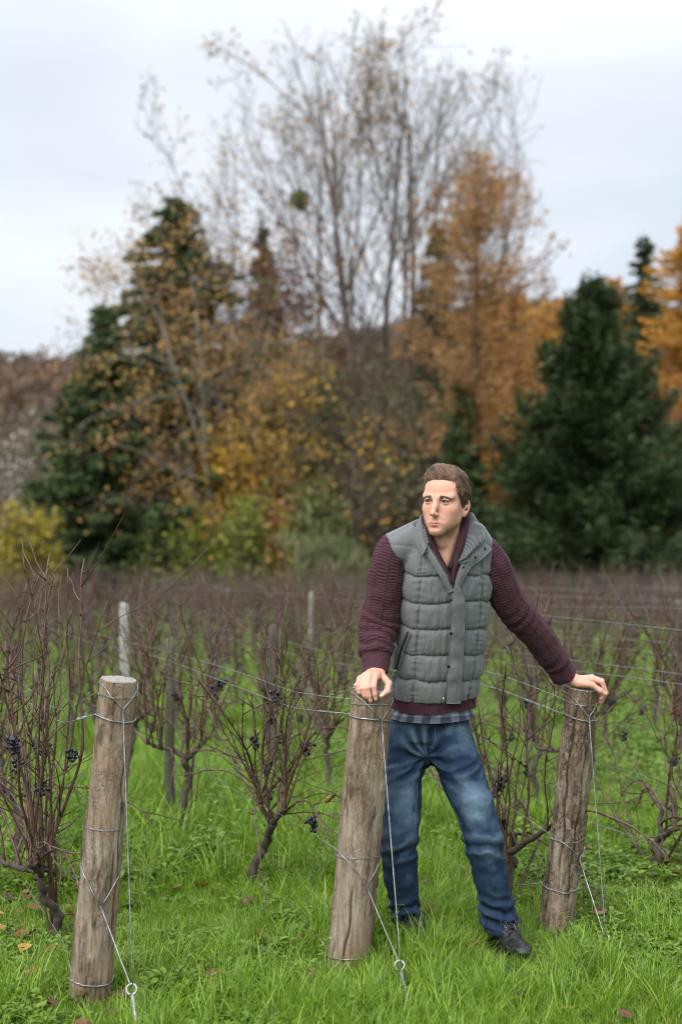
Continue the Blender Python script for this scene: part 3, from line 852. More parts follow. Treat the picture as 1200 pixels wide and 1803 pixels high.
# ---- shrubs along the foot of the trees
def shrub(name, label, px, d, top_py, hw_, mat, seed, leaves=1500, size=(.08, .18), twigs=26, droop=0.0, bk='twig', asp=.7, cat='shrub', fill=.45):
    g = np.random.default_rng(seed); b = base(px, d); H = at(px, top_py, d)[2] - b[2]
    t = thing(name, label, cat, b)
    tb = Tubes(); tipl = []
    for k in range(twigs):
        a = g.uniform(0, 2 * np.pi); o = np.array([math.cos(a), math.sin(a), 0]) * hw_ * .35 * g.random()
        ex = np.array([math.cos(a) * hw_ * g.uniform(.2, 1), math.sin(a) * hw_ * .8 * g.uniform(.2, 1), H * g.uniform(.55, 1.0) * (1 - 0.15 * g.random())])
        mid = (o + ex) / 2 + np.array([0, 0, H * .14]) + g.normal(size=3) * .08
        P = catmull([o, mid, ex], 7); tb.add(P, np.linspace(.016, .004, 7), 3, False); tipl.append(P)
        for q in range(4):
            i = g.integers(2, 6); e2 = P[i] + g.normal(size=3) * np.array([.28, .28, .3]) + np.array([0, 0, .15]); P2 = catmull([P[i], (P[i] + e2) / 2 + g.normal(size=3) * .04, e2], 4)
            tb.add(P2, np.linspace(.007, .003, 4), 3, False); tipl.append(P2)
    link('stem', tb.mesh('stem'), BARK[bk], t)
    if leaves:
        pool = np.vstack([p[len(p) // 2:] for p in tipl])
        C = pool[g.integers(0, len(pool), leaves)] + g.normal(size=(leaves, 3)) * np.array([.15, .15, .13])
        fi = int(leaves * fill)
        u = rand_unit(fi, g); u[:, 2] = np.abs(u[:, 2]); C[:fi] = u * (g.random((fi, 1)) ** .33) * np.array([hw_, hw_ * .8, H * .93]) * (1 + .18 * fbm(u * 2.5, 2, seed)[:, None])
        C = C[C[:, 2] > 0.02]
        leaf_cloud('foliage', C, g, size, mat, t, asp, droop)
    return t
SH = [
 ('yellow_shrub', 'yellow-green bush at the left edge, behind the vines', 45, 35.5, 868, 1.05, 'bright', 81, 2600),
 ('seed_head_shrub', 'thin shrub with pale fluffy seed heads at the left edge', 30, 42, 700, .8, 'pale', 82, 260),
 ('brush_shrub', 'brown leafless thicket at the far left under the hill', 20, 46, 690, 1.7, 'brush', 83, 1500),
 ('brush_shrub', 'brown thicket between the left edge and the low spruce', 105, 45, 660, 1.5, 'brush', 84, 1600),
 ('olive_shrub', 'dark olive bush under the left spruce', 300, 37.6, 880, 1.3, 'olive', 85, 2400),
 ('green_shrub', 'round yellow-green bush low in the middle of the tree group', 432, 36.2, 845, .85, 'green', 86, 1300),
 ('green_shrub', 'second round green bush, right of the yellow leaves', 555, 36.4, 805, .95, 'olive', 87, 1700),
 ('green_shrub', 'bright green ball of leaves half way up the middle', 565, 41, 590, .42, 'green', 88, 500),
 ('orange_shrub', 'orange-brown bush low in the middle', 470, 36.6, 860, .75, 'larch', 89, 1200),
 ('yellow_shrub', 'yellow bush right of the orange one at the vineyard edge', 515, 36.3, 905, .6, 'bright', 90, 1000),
 ('straw_clump', 'grey-green clump of tall dry grass beyond the vines', 590, 35.2, 935, 1.25, 'straw', 91, 2600),
 ('brush_shrub', 'tall grey-brown thicket left of the man, under the bare tree', 650, 38.2, 790, 1.0, 'brush', 92, 1500),
 ('brush_shrub', 'grey-brown thicket right behind the man', 742, 38.6, 770, 1.0, 'brush', 93, 1500),
 ('olive_shrub', 'dark bush in the shade between the man and the pine', 880, 37.5, 850, 1.0, 'olive', 94, 1800),
 ('orange_shrub', 'orange bush glimpsed under the broad pine', 915, 39.5, 780, .9, 'larch', 95, 1300),
 ('olive_shrub', 'dark olive bush at the right edge beside the pine', 1190, 38.5, 700, 1.3, 'spruce', 96, 2400),
 ('brush_shrub', 'reddish brown brush at the right edge above the dark bush', 1200, 44, 590, .9, 'russet', 97, 1000),
 ('dark_shrub', 'dense dark bush at the foot of the bare stems', 690, 40.5, 700, 1.4, 'olive', 98, 2200),
 ('dark_shrub', 'dense dark green bush behind the low yellow leaves', 400, 41.5, 700, 1.5, 'spruce', 99, 2600),
 ('dark_shrub', 'dense dark green bush beneath the left spruce branches', 215, 40, 800, 1.4, 'spruce', 100, 2600),
 ('green_shrub', 'tall mossy green thicket around the pale birch stem', 470, 39.6, 625, 1.0, 'green', 104, 1500),
 ('green_shrub', 'yellow-green mossy tree-top under the bare stems', 610, 40.6, 640, .9, 'olive', 105, 1500),
 ('green_shrub', 'mid green bush at the foot of the weeping birch', 350, 36.9, 900, .8, 'green', 102, 1200),
 ('dark_shrub', 'tall dark green thicket behind the bright green ball of leaves', 520, 43.5, 590, 1.6, 'olive', 103, 2600),
 ('olive_shrub', 'olive bush between the birch and the bare stems', 545, 40.5, 690, 1.2, 'olive', 101, 2000),
]
for nm, lb, px, d, tp, hw_, mt, sd, lv in SH:
    straw = nm == 'straw_clump'
    shrub(nm, lb, px, d, tp, hw_, LF[mt], sd, int(lv * 1.5), (.22, .5) if straw else (.08, .18), 22, -1.6 if straw else 0.0, 'twig', .10 if straw else .7, 'plant' if straw else 'shrub', .75 if mt in ('olive', 'spruce', 'green', 'bright') else .4)
# ================================================================ the vineyard: posts, wires, vines
RD = np.array([-0.355, 0.935]); RD = RD / np.linalg.norm(RD)            # the rows run back to the left
ROWN = np.array([0.815, 0.40])                                          # from one row to the next
ROW0 = np.array([-0.81, 4.59])
def row_pt(k, t): return ROW0 + k * ROWN + t * RD
RANG = math.atan2(RD[1], RD[0])

def post_mat():
    m, t, b, o = material('weathered_post_wood')
    co = coords(t, (1, 1, 0.10)); co2 = coords(t)
    n1 = noise(t, 60, 6, 0.7, co); n2 = noise(t, 6, 4, 0.65, coords(t, (1, 1, 0.4))); n3 = noise(t, 140, 4, 0.7, co2); n4 = noise(t, 170, 5, 0.75, coords(t, (1, 1, 0.30)))
    c = ramp(t, n1, [(0.28, (0.085, 0.062, 0.045)), (0.42, (0.235, 0.186, 0.138)), (0.58, (0.340, 0.280, 0.216)), (0.78, (0.46, 0.405, 0.335))])
    c = mixc(t, ramp(t, n2, [(0.44, (0, 0, 0)), (0.60, (0.62, 0.62, 0.62))]), c, (0.260, 0.155, 0.085))
    # flakes of bark: plates with dark gaps between them
    wob = N(t, 'ShaderNodeTexNoise'); wob.inputs['Scale'].default_value = 55; wob.inputs['Detail'].default_value = 3; L(t, co2, wob.inputs['Vector'])
    va = N(t, 'ShaderNodeVectorMath', operation='SCALE'); va.inputs['Scale'].default_value = 0.034; L(t, wob.outputs['Color'], va.inputs[0])
    vb = N(t, 'ShaderNodeVectorMath', operation='ADD'); L(t, coords(t, (1, 1, 0.5)), vb.inputs[0]); L(t, va.outputs[0], vb.inputs[1])
    vo = N(t, 'ShaderNodeTexVoronoi', feature='DISTANCE_TO_EDGE'); vo.inputs['Scale'].default_value = 52; L(t, vb.outputs[0], vo.inputs['Vector'])
    vc = N(t, 'ShaderNodeTexVoronoi', feature='F1'); vc.inputs['Scale'].default_value = 52; L(t, vb.outputs[0], vc.inputs['Vector'])
    gap = ramp(t, vo.outputs['Distance'], [(0.0, (.8, .8, .8)), (0.10, (0, 0, 0))])
    ms = ramp(t, noise(t, 11, 3, 0.6, coords(t, (1, 1, .6))), [(0.38, (0, 0, 0)), (0.60, (1, 1, 1))])
    ch = N(t, 'ShaderNodeMath', operation='MULTIPLY'); L(t, attr(t, 'chips'), ch.inputs[0]); L(t, ms, ch.inputs[1])
    gm = N(t, 'ShaderNodeMath', operation='MULTIPLY'); L(t, gap, gm.inputs[0]); L(t, ch.outputs[0], gm.inputs[1])
    sx = N(t, 'ShaderNodeSeparateXYZ'); L(t, vc.outputs['Color'], sx.inputs[0])
    pv = N(t, 'ShaderNodeMath', operation='MULTIPLY'); L(t, sx.outputs[0], pv.inputs[0]); L(t, ch.outputs[0], pv.inputs[1])
    c = mixc(t, pv.outputs[0], c, (0.165, 0.118, 0.080))
    c = mixc(t, ramp(t, n4, [(0.32, (0.75, 0.75, 0.75)), (0.43, (0, 0, 0))]), c, (0.055, 0.040, 0.029))
    c = mixc(t, gm.outputs[0], c, (0.022, 0.015, 0.011))
    c = mixc(t, attr(t, 'barky'), c, (0.058, 0.040, 0.028))
    c = mixc(t, ramp(t, n3, [(0.62, (0, 0, 0)), (0.72, (0.45, 0.45, 0.45))]), c, (0.20, 0.205, 0.16))
    L(t, c, b.inputs['Base Color']); b.inputs['Roughness'].default_value = 0.88; b.inputs['Specular IOR Level'].default_value = 0.2
    hs = N(t, 'ShaderNodeMath', operation='SUBTRACT'); L(t, n4, hs.inputs[0]); L(t, gm.outputs[0], hs.inputs[1])
    bump(t, b, hs.outputs[0], 0.9, 0.006); return m
POST_M = post_mat()
def end_mat():
    m, t, b, o = material('sawn_wood_end')
    n = noise(t, 120, 4, 0.7, coords(t))
    L(t, ramp(t, n, [(0.3, (0.12, 0.105, 0.09)), (0.7, (0.33, 0.30, 0.27))]), b.inputs['Base Color']); b.inputs['Roughness'].default_value = 0.9
    return m
END_M = end_mat()
def wire_mat():
    m, t, b, o = material('galvanised_wire')
    n = noise(t, 40, 3, 0.6, coords(t))
    L(t, ramp(t, n, [(0.35, (0.15, 0.15, 0.155)), (0.7, (0.40, 0.41, 0.42))]), b.inputs['Base Color'])
    b.inputs['Metallic'].default_value = 0.75; b.inputs['Roughness'].default_value = 0.42; return m
WIRE_M = wire_mat()

class Post:
    def __init__(s, bpx, tpx, d0, d1, r, seed, label, knobs=6, barky=0.5, chips=.5):
        s.chips = chips
        s.b = at(*bpx, d0); s.t = at(*tpx, d1); s.b = s.b + (s.b - s.t) * 0.10; s.r = r; s.seed = seed
        s.bow = None
        s.ax = (s.t - s.b); s.H = np.linalg.norm(s.ax); s.ax /= s.H
        s.A = np.cross(s.ax, [0, -1, 0]); s.A /= np.linalg.norm(s.A); s.B = np.cross(s.ax, s.A)   # A: left-right, B: to the camera
        if s.B[1] > 0: s.B = -s.B
        if s.A[0] < 0: s.A = -s.A
        s.obj = thing('wooden_post', label, 'post', tuple(s.b), 0, 'end posts of the vine rows')
        n, m = 300, 120; g = np.random.default_rng(seed)
        h = np.linspace(0, 1, n); th = np.arange(m) * 2 * np.pi / m
        Hh, TH = np.meshgrid(h, th, indexing='ij')
        rad = r * (1.04 - 0.06 * Hh)
        q = np.stack([np.cos(TH) * 3.2, np.sin(TH) * 3.2, Hh * s.H * 3], -1)
        fib = fbm(np.stack([np.cos(TH) * 16, np.sin(TH) * 16, Hh * s.H * 5], -1), 3, seed)
        lump = fbm(q * 0.5, 2, seed + 1)
        bk = np.clip((fbm(np.stack([np.cos(TH) * 2.2, np.sin(TH) * 2.2, Hh * s.H * 6], -1), 3, seed + 2) - 0.12 + barky * 0.5) * 3.0, 0, 1)
        bks = fbm(np.stack([np.cos(TH) * 9, np.sin(TH) * 9, Hh * s.H * 26], -1), 3, seed + 3)
        d = 0.0020 * fib + 0.0050 * lump + bk * (0.0036 + 0.0042 * bks)
        # drying cracks running down the stem
        cr = np.zeros_like(d)
        for k in range(7):
            a0 = g.uniform(0, 2 * np.pi); h0, h1 = sorted(g.uniform(0, 1, 2)); h1 = max(h1, h0 + .15)
            wob = a0 + 0.10 * np.sin(Hh * 11 + k) + 0.05 * np.sin(Hh * 37 + k * 2)
            da = np.abs((TH - wob + np.pi) % (2 * np.pi) - np.pi)
            cr = np.maximum(cr, np.exp(-(da / 0.048) ** 2) * np.clip(np.minimum(Hh - h0, h1 - Hh) / .04, 0, 1))
        d = d - 0.0095 * cr
        for k in range(knobs):
            a0 = g.uniform(0, 2 * np.pi); h0 = g.uniform(.1, .97)
            da = np.abs((TH - a0 + np.pi) % (2 * np.pi) - np.pi) * r; dh = (Hh - h0) * s.H
            e = np.sqrt(da ** 2 + (dh * .8) ** 2); d = d + 0.0065 * np.exp(-(e / .013) ** 2) - 0.006 * np.exp(-(e / .005) ** 2)
        rr = rad + d; s.rr = rr
        C = s.off(h * s.H)
        G = C[:, None] + rr[..., None] * (np.cos(TH)[..., None] * s.A + np.sin(TH)[..., None] * s.B)
        i, j = np.meshgrid(np.arange(n - 1), np.arange(m), indexing='ij'); j2 = (j + 1) % m
        Q = np.stack([i * m + j, i * m + j2, (i + 1) * m + j2, (i + 1) * m + j], -1).reshape(-1, 4)
        if np.dot(np.cross(s.A, s.B), s.ax) < 0: Q = Q[:, ::-1]
        V = G.reshape(-1, 3) - s.b
        bk2 = np.clip(bk * np.clip(0.55 + 0.5 * bks, 0, 1) * 0.8 + cr * 0.95, 0, 1)
        link('stem', make_mesh('stem', V, Q, True, {'barky': bk2.ravel(), 'chips': np.full(n * m, s.chips)}), POST_M, s.obj)
        # sawn top, a little dished, with end grain
        rings = [1.0, .97, .8, .55, .3]; T = []
        for k, f in enumerate(rings):
            z = (0.000, 0.003, 0.0035, 0.003, 0.003)[k]
            T.append((C[-1] + (rr[-1] * f)[:, None] * (np.cos(th)[:, None] * s.A + np.sin(th)[:, None] * s.B) + s.ax * (z + 0.0015 * fbm(np.stack([np.cos(th) * 5 * f, np.sin(th) * 5 * f, 0 * th], 1), 2, seed)[:, None])) - s.b)
        V = np.vstack(T + [[C[-1] - s.b + s.ax * .003]])
        i, j = np.meshgrid(np.arange(4), np.arange(m), indexing='ij'); j2 = (j + 1) % m
        Q = np.stack([i * m + j, i * m + j2, (i + 1) * m + j2, (i + 1) * m + j], -1).reshape(-1, 4)
        jj = np.arange(m); Tt = np.stack([4 * m + jj, 4 * m + (jj + 1) % m, np.full(m, 5 * m)], -1)
        if np.dot(np.cross(s.A, s.B), s.ax) < 0: Q, Tt = Q[:, ::-1], Tt[:, ::-1]
        link('sawn_top', make_mesh('sawn_top', V, [Q, Tt], False), END_M, s.obj)
    def off(s, hh):
        hh = np.atleast_1d(hh)
        return s.b + np.outer(hh, s.ax)
    def zpy(s, py, d):   # length along the post where it is seen at that row
        z = at(0, py, d)[2]; return (z - s.b[2]) / s.ax[2]
    def p(s, h, a, e=0.004):  # point on the bark; a = 0 to the right, 90 deg to the camera
        i = int(np.clip(h / s.H * 299, 2, 297)); j = int(a / (2 * np.pi) * 120) % 120
        top = max(s.rr[i + q, (j + w_) % 120] for q in (-2, 0, 2) for w_ in (-2, -1, 0, 1, 2))
        return s.off(h)[0] + (top + e) * (math.cos(a) * s.A + math.sin(a) * s.B)
    def loop(s, h, tilt=0.0, r=0.0017, e=0.0015, ends=None, a0=0.0, wob=0.004):
        g = np.random.default_rng(int(h * 1000) + s.seed)
        th = np.linspace(0, 2 * np.pi, 60) + a0
        P = np.array([s.p(h + tilt * math.cos(a) + wob * math.sin(a * 2 + s.seed), a, e) for a in th])
        tb = Tubes(); tb.add(P - s.b, r, 6)
        link('wire_loop', tb.mesh('wire_loop'), WIRE_M, s.obj); return P
    def sling(s, hl, hk, ak, r=0.0019):
        """A sling round the back whose two ends meet in a twist in front at height hk; returns the twist."""
        K = s.p(hk, ak, 0.004); tb = Tubes()
        P = [K]
        for a in np.linspace(ak, ak + 2 * np.pi, 40)[1:-1]:
            da = min(a - ak, 2 * math.pi - (a - ak)); f = math.sin(da) if da < math.pi / 2 else 1.0
            P.append(s.p(hk + (hl - hk) * f, a, 0.002))
        P.append(K); tb.add(np.array(P) - s.b, r, 6)
        link('wire_sling', tb.mesh('wire_sling'), WIRE_M, s.obj); return K

P1 = Post((157, 1762), (209, 1197), 4.59, 4.55, .0615, 3, 'weathered wooden post standing alone on the left, its sawn top bare', 6, .12, .45)
P2 = Post((613, 1702), (655, 1214), 4.95, 4.92, .0705, 5, 'thick wooden post in the middle under the man\'s bent hand', 7, .10, .40)
P3 = Post((978, 1640), (1026, 1213), 5.39, 5.36, .0585, 8, 'rough-barked wooden post on the right under the man\'s stretched arm', 9, .75, 1.0)

def twist(tb, a, b, n=9, r=.0013, rad=.0032):
    t = np.linspace(0, 1, n * 8); P = a + np.outer(t, b - a); d = (b - a) / np.linalg.norm(b - a)
    u = np.cross(d, [0, 1, 0]); u /= np.linalg.norm(u); v = np.cross(d, u); th = t * n * 2 * np.pi
    tb.add(P + rad * (np.cos(th)[:, None] * u + np.sin(th)[:, None] * v), r, 4)
def wire(name, pts, label, group, r=.0016, tw=None, sides=6):
    tb = Tubes(); tb.add(np.array(pts), r, sides)
    for a, b in (tw or []): twist(tb, np.array(a), np.array(b))
    o = link(name, tb.mesh(name), WIRE_M); tag(o, label, 'wire', group); return o

def sag(a, b, s=0.01, n=14):
    t = np.linspace(0, 1, n)[:, None]; P = a * (1 - t) + b * t; P[:, 2] -= 4 * s * (t * (1 - t))[:, 0]; return P

names = ['left post', 'middle post', 'right post']
# guy wires and ground anchors
guy = [
 (P1, (1203, 1243), (1527, 1588), (232, 1742, 4.31), (243, 1822, 4.26)),
 (P2, (1222, 1262), (1502, 1552), (703, 1700, 4.62), (727, 1800, 4.52)),
 (P3, (1222, 1258), (1478, 1508), (1064, 1652, 5.16), (1074, 1690, 5.12)),
]
for k, (P, (yl, yk), (yl2, yk2), eye, gnd) in enumerate(guy):
    dd = P.t[1]
    K1 = P.sling(P.zpy(yl, dd), P.zpy(yk, dd), R((62, 60, 72)[k]))
    K2 = P.sling(P.zpy(yl2, dd), P.zpy(yk2, dd), R((74, 62, 40)[k]))
    E = at(*eye); Gd = at(*gnd)
    d1 = (E - K1) / np.linalg.norm(E - K1); d2 = (E - K2) / np.linalg.norm(E - K2)
    wire('guy_wire', sag(K1, E + np.array([.003, 0, .012]), .001), 'taut guy wire from the top of the %s down to its anchor' % names[k], 'guy wires of the end posts', .0022, [(K1, K1 + d1 * .05)])
    wire('guy_wire', sag(K2, E + np.array([-.003, 0, .012]), .001), 'slanting guy wire from half way up the %s to its anchor' % names[k], 'guy wires of the end posts', .0022, [(K2, K2 + d2 * .045)])
    # anchor: a rod bent into an eye
    t = thing('ground_anchor', 'galvanised anchor rod with an eye in front of the %s' % names[k], 'anchor', tuple(Gd), 0, 'ground anchors of the guy wires')
    ax = (E - Gd); Lr = np.linalg.norm(ax); ax /= Lr; sd = np.cross(ax, [0, 1, 0]); sd /= np.linalg.norm(sd)
    th = np.linspace(-2.6, 2.75, 30); ro = .0155
    ring_ = E + ro * (np.cos(th + math.pi)[:, None] * -ax + np.sin(th + math.pi)[:, None] * sd)
    th = np.linspace(-math.pi * .95, math.pi * .86, 36)
    ring_ = E + ro * (np.cos(th)[:, None] * ax + np.sin(th)[:, None] * sd)
    pts = np.vstack([ring_ - Gd]); tb = Tubes(); tb.add(pts, .0042, 8); link('eye', tb.mesh('eye_ring'), WIRE_M, t)
    tb = Tubes(); e0 = E - ax * ro; tb.add(np.stack([e0 - Gd, -ax * .25]), .0052, 8); link('rod', tb.mesh('rod'), WIRE_M, t)
    # wire bound round the post at several heights
    for py, ti in ((1222 if k == 0 else 1236, .004), (1262, -.004), ((1455, 1505, 1476)[k], .006), ((1728, 1683, 1564)[k], .004)):
        P.loop(P.zpy(py, dd), ti, (.0013, .0024, .0012, .0021)[[(1222 if k == 0 else 1236), 1262, (1455, 1505, 1476)[k], (1728, 1683, 1564)[k]].index(py)])

# trellis wires along every row
def field_end(k):
    # rows end at the far headland
    return (31.5 - (ROW0 + k * ROWN)[1]) / RD[1]
NROW = 24
def level(k, t, h):
    x, y = row_pt(k, t); return np.array([x, y, float(gz(x, y)) + h])
def in_view(x, y, m=0.6): return y > 3.5 and abs(x) < y * 0.2397 + m
for k in range(NROW):
    P = (P1, P2, P3)[k] if k < 3 else None
    te = field_end(k)
    ts = 0.0 if k < 3 else 0.2
    # only the length that can come into the picture
    while k >= 3 and not in_view(*row_pt(k, ts), 0.8) and ts < te: ts += 0.5
    tl_ = ts
    while in_view(*row_pt(k, tl_), 1.2) and tl_ < te: tl_ += 0.5
    if tl_ <= ts + 1: continue
    nm = ('left post', 'middle post', 'right post')[k] if k < 3 else None
    for q, h in enumerate((0.06 if k < 3 else .10, 0.40, 0.845, 0.90, 1.10)):
        if k < 3 and q == 4: continue
        tt = np.arange(ts, tl_ + .25, 0.5); pts = np.array([level(k, t, h + .012 * math.sin(t * 1.7 + k * 2 + q)) for t in tt])
        if P is not None:
            hh = P.zpy(((1728, 1683, 1564)[k], (1455, 1505, 1476)[k], 1262, (1222, 1236, 1236)[k])[q], P.t[1])
            pts[0] = P.p(hh, math.radians(200), .004); pts = np.vstack([pts[0] * .5 + level(k, .12, h) * .5 if False else pts[0], pts[1:]])
        which = ('bottom', 'low', 'upper', 'top', 'highest')[q]
        lb = '%s trellis wire running back from the %s' % (which, nm) if nm else 'thin trellis wire strung through the blurred rows behind the front posts'
        tw = []
        if P is not None and q == 2: tw = [(pts[0] * .75 + pts[1] * .25, pts[0] * .45 + pts[1] * .55)]
        wire('trellis_wire', catmull(pts, len(pts) * 2), lb, 'trellis wires', (.0019, .0011, .0017, .0013, .0013)[q], tw, 4)

# ---- stakes between the end posts
def stake(k, t, r, h, mat, label, square=False, lean=(0, 0)):
    x, y = row_pt(k, t); z = float(gz(x, y))
    o = thing('trellis_stake', label, 'stake', (x, y, z), RANG)
    g = np.random.default_rng(int(k * 100 + t * 10)); tb = Tubes()
    P = np.array([[lean[0] * f, lean[1] * f, -.1 + (h + .1) * f] for f in np.linspace(0, 1, 14)]) + g.normal(size=(14, 3)) * [.002, .002, 0]
    if square:
        V = []; F_ = []
        a = r; bv = r * .18
        prof = [(-a + bv, -a), (a - bv, -a), (a, -a + bv), (a, a - bv), (a - bv, a), (-a + bv, a), (-a, a - bv), (-a, -a + bv)]
        for f in P: V += [[f[0] + p[0], f[1] + p[1], f[2]] for p in prof]
        V += [[p[0] * .8, p[1] * .8, h + .008] for p in prof]
        n = 15
        for i in range(n - 1): F_ += [[i * 8 + j, i * 8 + (j + 1) % 8, (i + 1) * 8 + (j + 1) % 8, (i + 1) * 8 + j] for j in range(8)]
        me = make_mesh('shaft', np.array(V), [np.array(F_), np.array([[14 * 8 + j for j in range(8)]])], False)
    else:
        tb.add(P, r * (1.05 - .1 * np.linspace(0, 1, 14)) + g.normal(size=14) * .0012, 12); me = tb.mesh('shaft')
    link('shaft', me, mat, o)
    tb = Tubes(); n = 3
    for hz in (.42, .86):
        th = np.linspace(0, 2 * np.pi, 20); tb.add(np.stack([np.cos(th) * r * 1.25, np.sin(th) * r * 1.25, hz * h + .004 * np.sin(th)], 1), .0015, 4)
    link('wire_loop', tb.mesh('wire_loop'), WIRE_M, o); return o
def bark_like(name, a, b2):
    m, t, b, o = material(name)
    n = noise(t, 50, 5, 0.7, coords(t, (1, 1, .12)))
    L(t, ramp(t, n, [(0.3, a), (0.7, b2)]), b.inputs['Base Color']); b.inputs['Roughness'].default_value = .9; bump(t, b, n, .6, .004); return m
ST_G = bark_like('mossy_stake_wood', (.030, .033, .018), (.095, .10, .060))
ST_D = bark_like('dark_stake_wood', (.030, .024, .018), (.10, .085, .066))
ST_C = bark_like('concrete', (.24, .235, .22), (.40, .39, .37))
ST_P = bark_like('pale_stake_wood', (.12, .105, .088), (.25, .225, .195))
stake(1, 2.52, .026, .97, ST_G, 'slim mossy green wooden stake behind the gap between the left and middle posts', lean=(.0, -.01))
stake(1.9, 7.3, .033, 1.00, ST_C, 'pale square concrete stake behind the left post', True)
stake(2, 3.47, .026, .98, ST_D, 'dark wooden stake in the blurred rows left of the man')
stake(4, 7.7, .025, 1.08, ST_P, 'pale grey wooden stake further back left of the man')
stake(2, 2.2, .027, 1.0, ST_D, 'dark wooden stake just left of the man among the vines') if False else None
stake(4, 3.4, .030, 1.05, ST_D, 'dark wooden stake in the rows to the right of the man')
for k, t in ((5, 6.5), (6, 4.2), (7, 9.5), (4, 10.5), (9, 8), (8, 12.5), (11, 11), (3, 14), (13, 13)):
    o = stake(k, t, .032, 1.08, ST_D, 'dark wooden stake deep in the blurred rows'); o['group'] = 'far stakes in the rows'

# ---- vines
def cane_mat():
    m, t, b, o = material('vine_cane')
    n = noise(t, 34, 4, .6, coords(t, (1, 1, .3)))
    inf = N(t, 'ShaderNodeObjectInfo')
    c1 = ramp(t, n, [(0.3, (.024, .012, .008)), (0.55, (.082, .042, .028)), (0.8, (.19, .120, .085))])
    c2 = mixc(t, inf.outputs['Random'], c1, (.085, .050, .046)) if False else c1
    L(t, c2, b.inputs['Base Color']); b.inputs['Roughness'].default_value = .5; b.inputs['Specular IOR Level'].default_value = .45
    bump(t, b, n, .5, .003); return m
CANE = cane_mat()
TRUNK = bark_like('vine_bark', (.020, .014, .011), (.085, .062, .048))
m, t, b, o = material('grape_skin')
nz = noise(t, 60, 3, .6, coords(t))
L(t, ramp(t, nz, [(0.35, (.004, .004, .007)), (0.7, (.014, .015, .026))]), b.inputs['Base Color']); b.inputs['Roughness'].default_value = .38
GRAPE = m
DEAD = leafy('withered_leaf', [(0.0, (.06, .020, .014)), (0.5, (.15, .050, .026)), (1.0, (.26, .11, .045))], .6, .2)

def ico(c, r, g):
    p = (1 + 5 ** .5) / 2
    V = np.array([[-1, p, 0], [1, p, 0], [-1, -p, 0], [1, -p, 0], [0, -1, p], [0, 1, p], [0, -1, -p], [0, 1, -p], [p, 0, -1], [p, 0, 1], [-p, 0, -1], [-p, 0, 1]]) / math.sqrt(1 + p * p)
    T = np.array([[0, 11, 5], [0, 5, 1], [0, 1, 7], [0, 7, 10], [0, 10, 11], [1, 5, 9], [5, 11, 4], [11, 10, 2], [10, 7, 6], [7, 1, 8], [3, 9, 4], [3, 4, 2], [3, 2, 6], [3, 6, 8], [3, 8, 9], [4, 9, 5], [2, 4, 11], [6, 2, 10], [8, 6, 7], [9, 8, 1]])
    E = {}; V = list(V); T2 = []
    def mid(a, b):
        k = (min(a, b), max(a, b))
        if k not in E:
            q = V[a] + V[b]; V.append(q / np.linalg.norm(q)); E[k] = len(V) - 1
        return E[k]
    for a, b_, c_ in T:
        x, y, z = mid(a, b_), mid(b_, c_), mid(c_, a); T2 += [[a, x, z], [b_, y, x], [c_, z, y], [x, y, z]]
    return c + r * np.array(V), np.array(T2)

def bunch(g, p, big=1.0):
    tb = Tubes(); n = int(g.integers(14, 34) * big)
    Lb = .035 + .035 * g.random()
    tb.add(np.stack([p + [0, 0, .03], p, p - [0, 0, Lb * .7]]), .0014, 4)
    for k in range(n):
        f = g.random(); w_ = .022 * (1 - .6 * f); r = g.uniform(.0058, .0092)
        c = p + np.array([g.normal() * w_ * .6, g.normal() * w_ * .6, -.005 - f * Lb]); V, T = ico(c, r, g)
        tb.raw(V, None, T)
    return tb.mesh('grape_bunch')

def curled_leaf(g, p):
    tb = Tubes(); s = g.uniform(.03, .055); a = g.uniform(0, 6.28)
    n, m = 5, 5; G = np.zeros((n, m, 3))
    for i in range(n):
        for j in range(m):
            u, v = i / 4 - .5, j / 4 - .5; wd = 1 - 1.2 * u * u
            G[i, j] = [u * s, v * s * wd * .7 * math.cos(v * 2.2), -u * s * .7 + abs(v) * s * .55 + g.normal() * s * .03]
    c, s_ = math.cos(a), math.sin(a); Rm = np.array([[c, -s_, 0], [s_, c, 0], [0, 0, 1]])
    V = G.reshape(-1, 3) @ Rm.T + p; i, j = np.meshgrid(np.arange(4), np.arange(4), indexing='ij')
    Q = np.stack([i * 5 + j, (i + 1) * 5 + j, (i + 1) * 5 + j + 1, i * 5 + j + 1], -1).reshape(-1, 4)
    return make_mesh('dead_leaf', V, Q)

def cane_path(g, p, d, length, jit, up, n):
    P = [np.array(p)]; d = np.array(d, float); d /= np.linalg.norm(d); st = length / n
    kink = 1
    for k in range(n):
        d = d + g.normal(size=3) * jit + np.array([0, 0, up]); 
        if k % 3 == 0:
            kink = -kink; s = np.array([d[1], -d[0], 0]); d = d + s * .06 * kink
        d /= np.linalg.norm(d); P.append(P[-1] + d * st)
    return np.array(P)

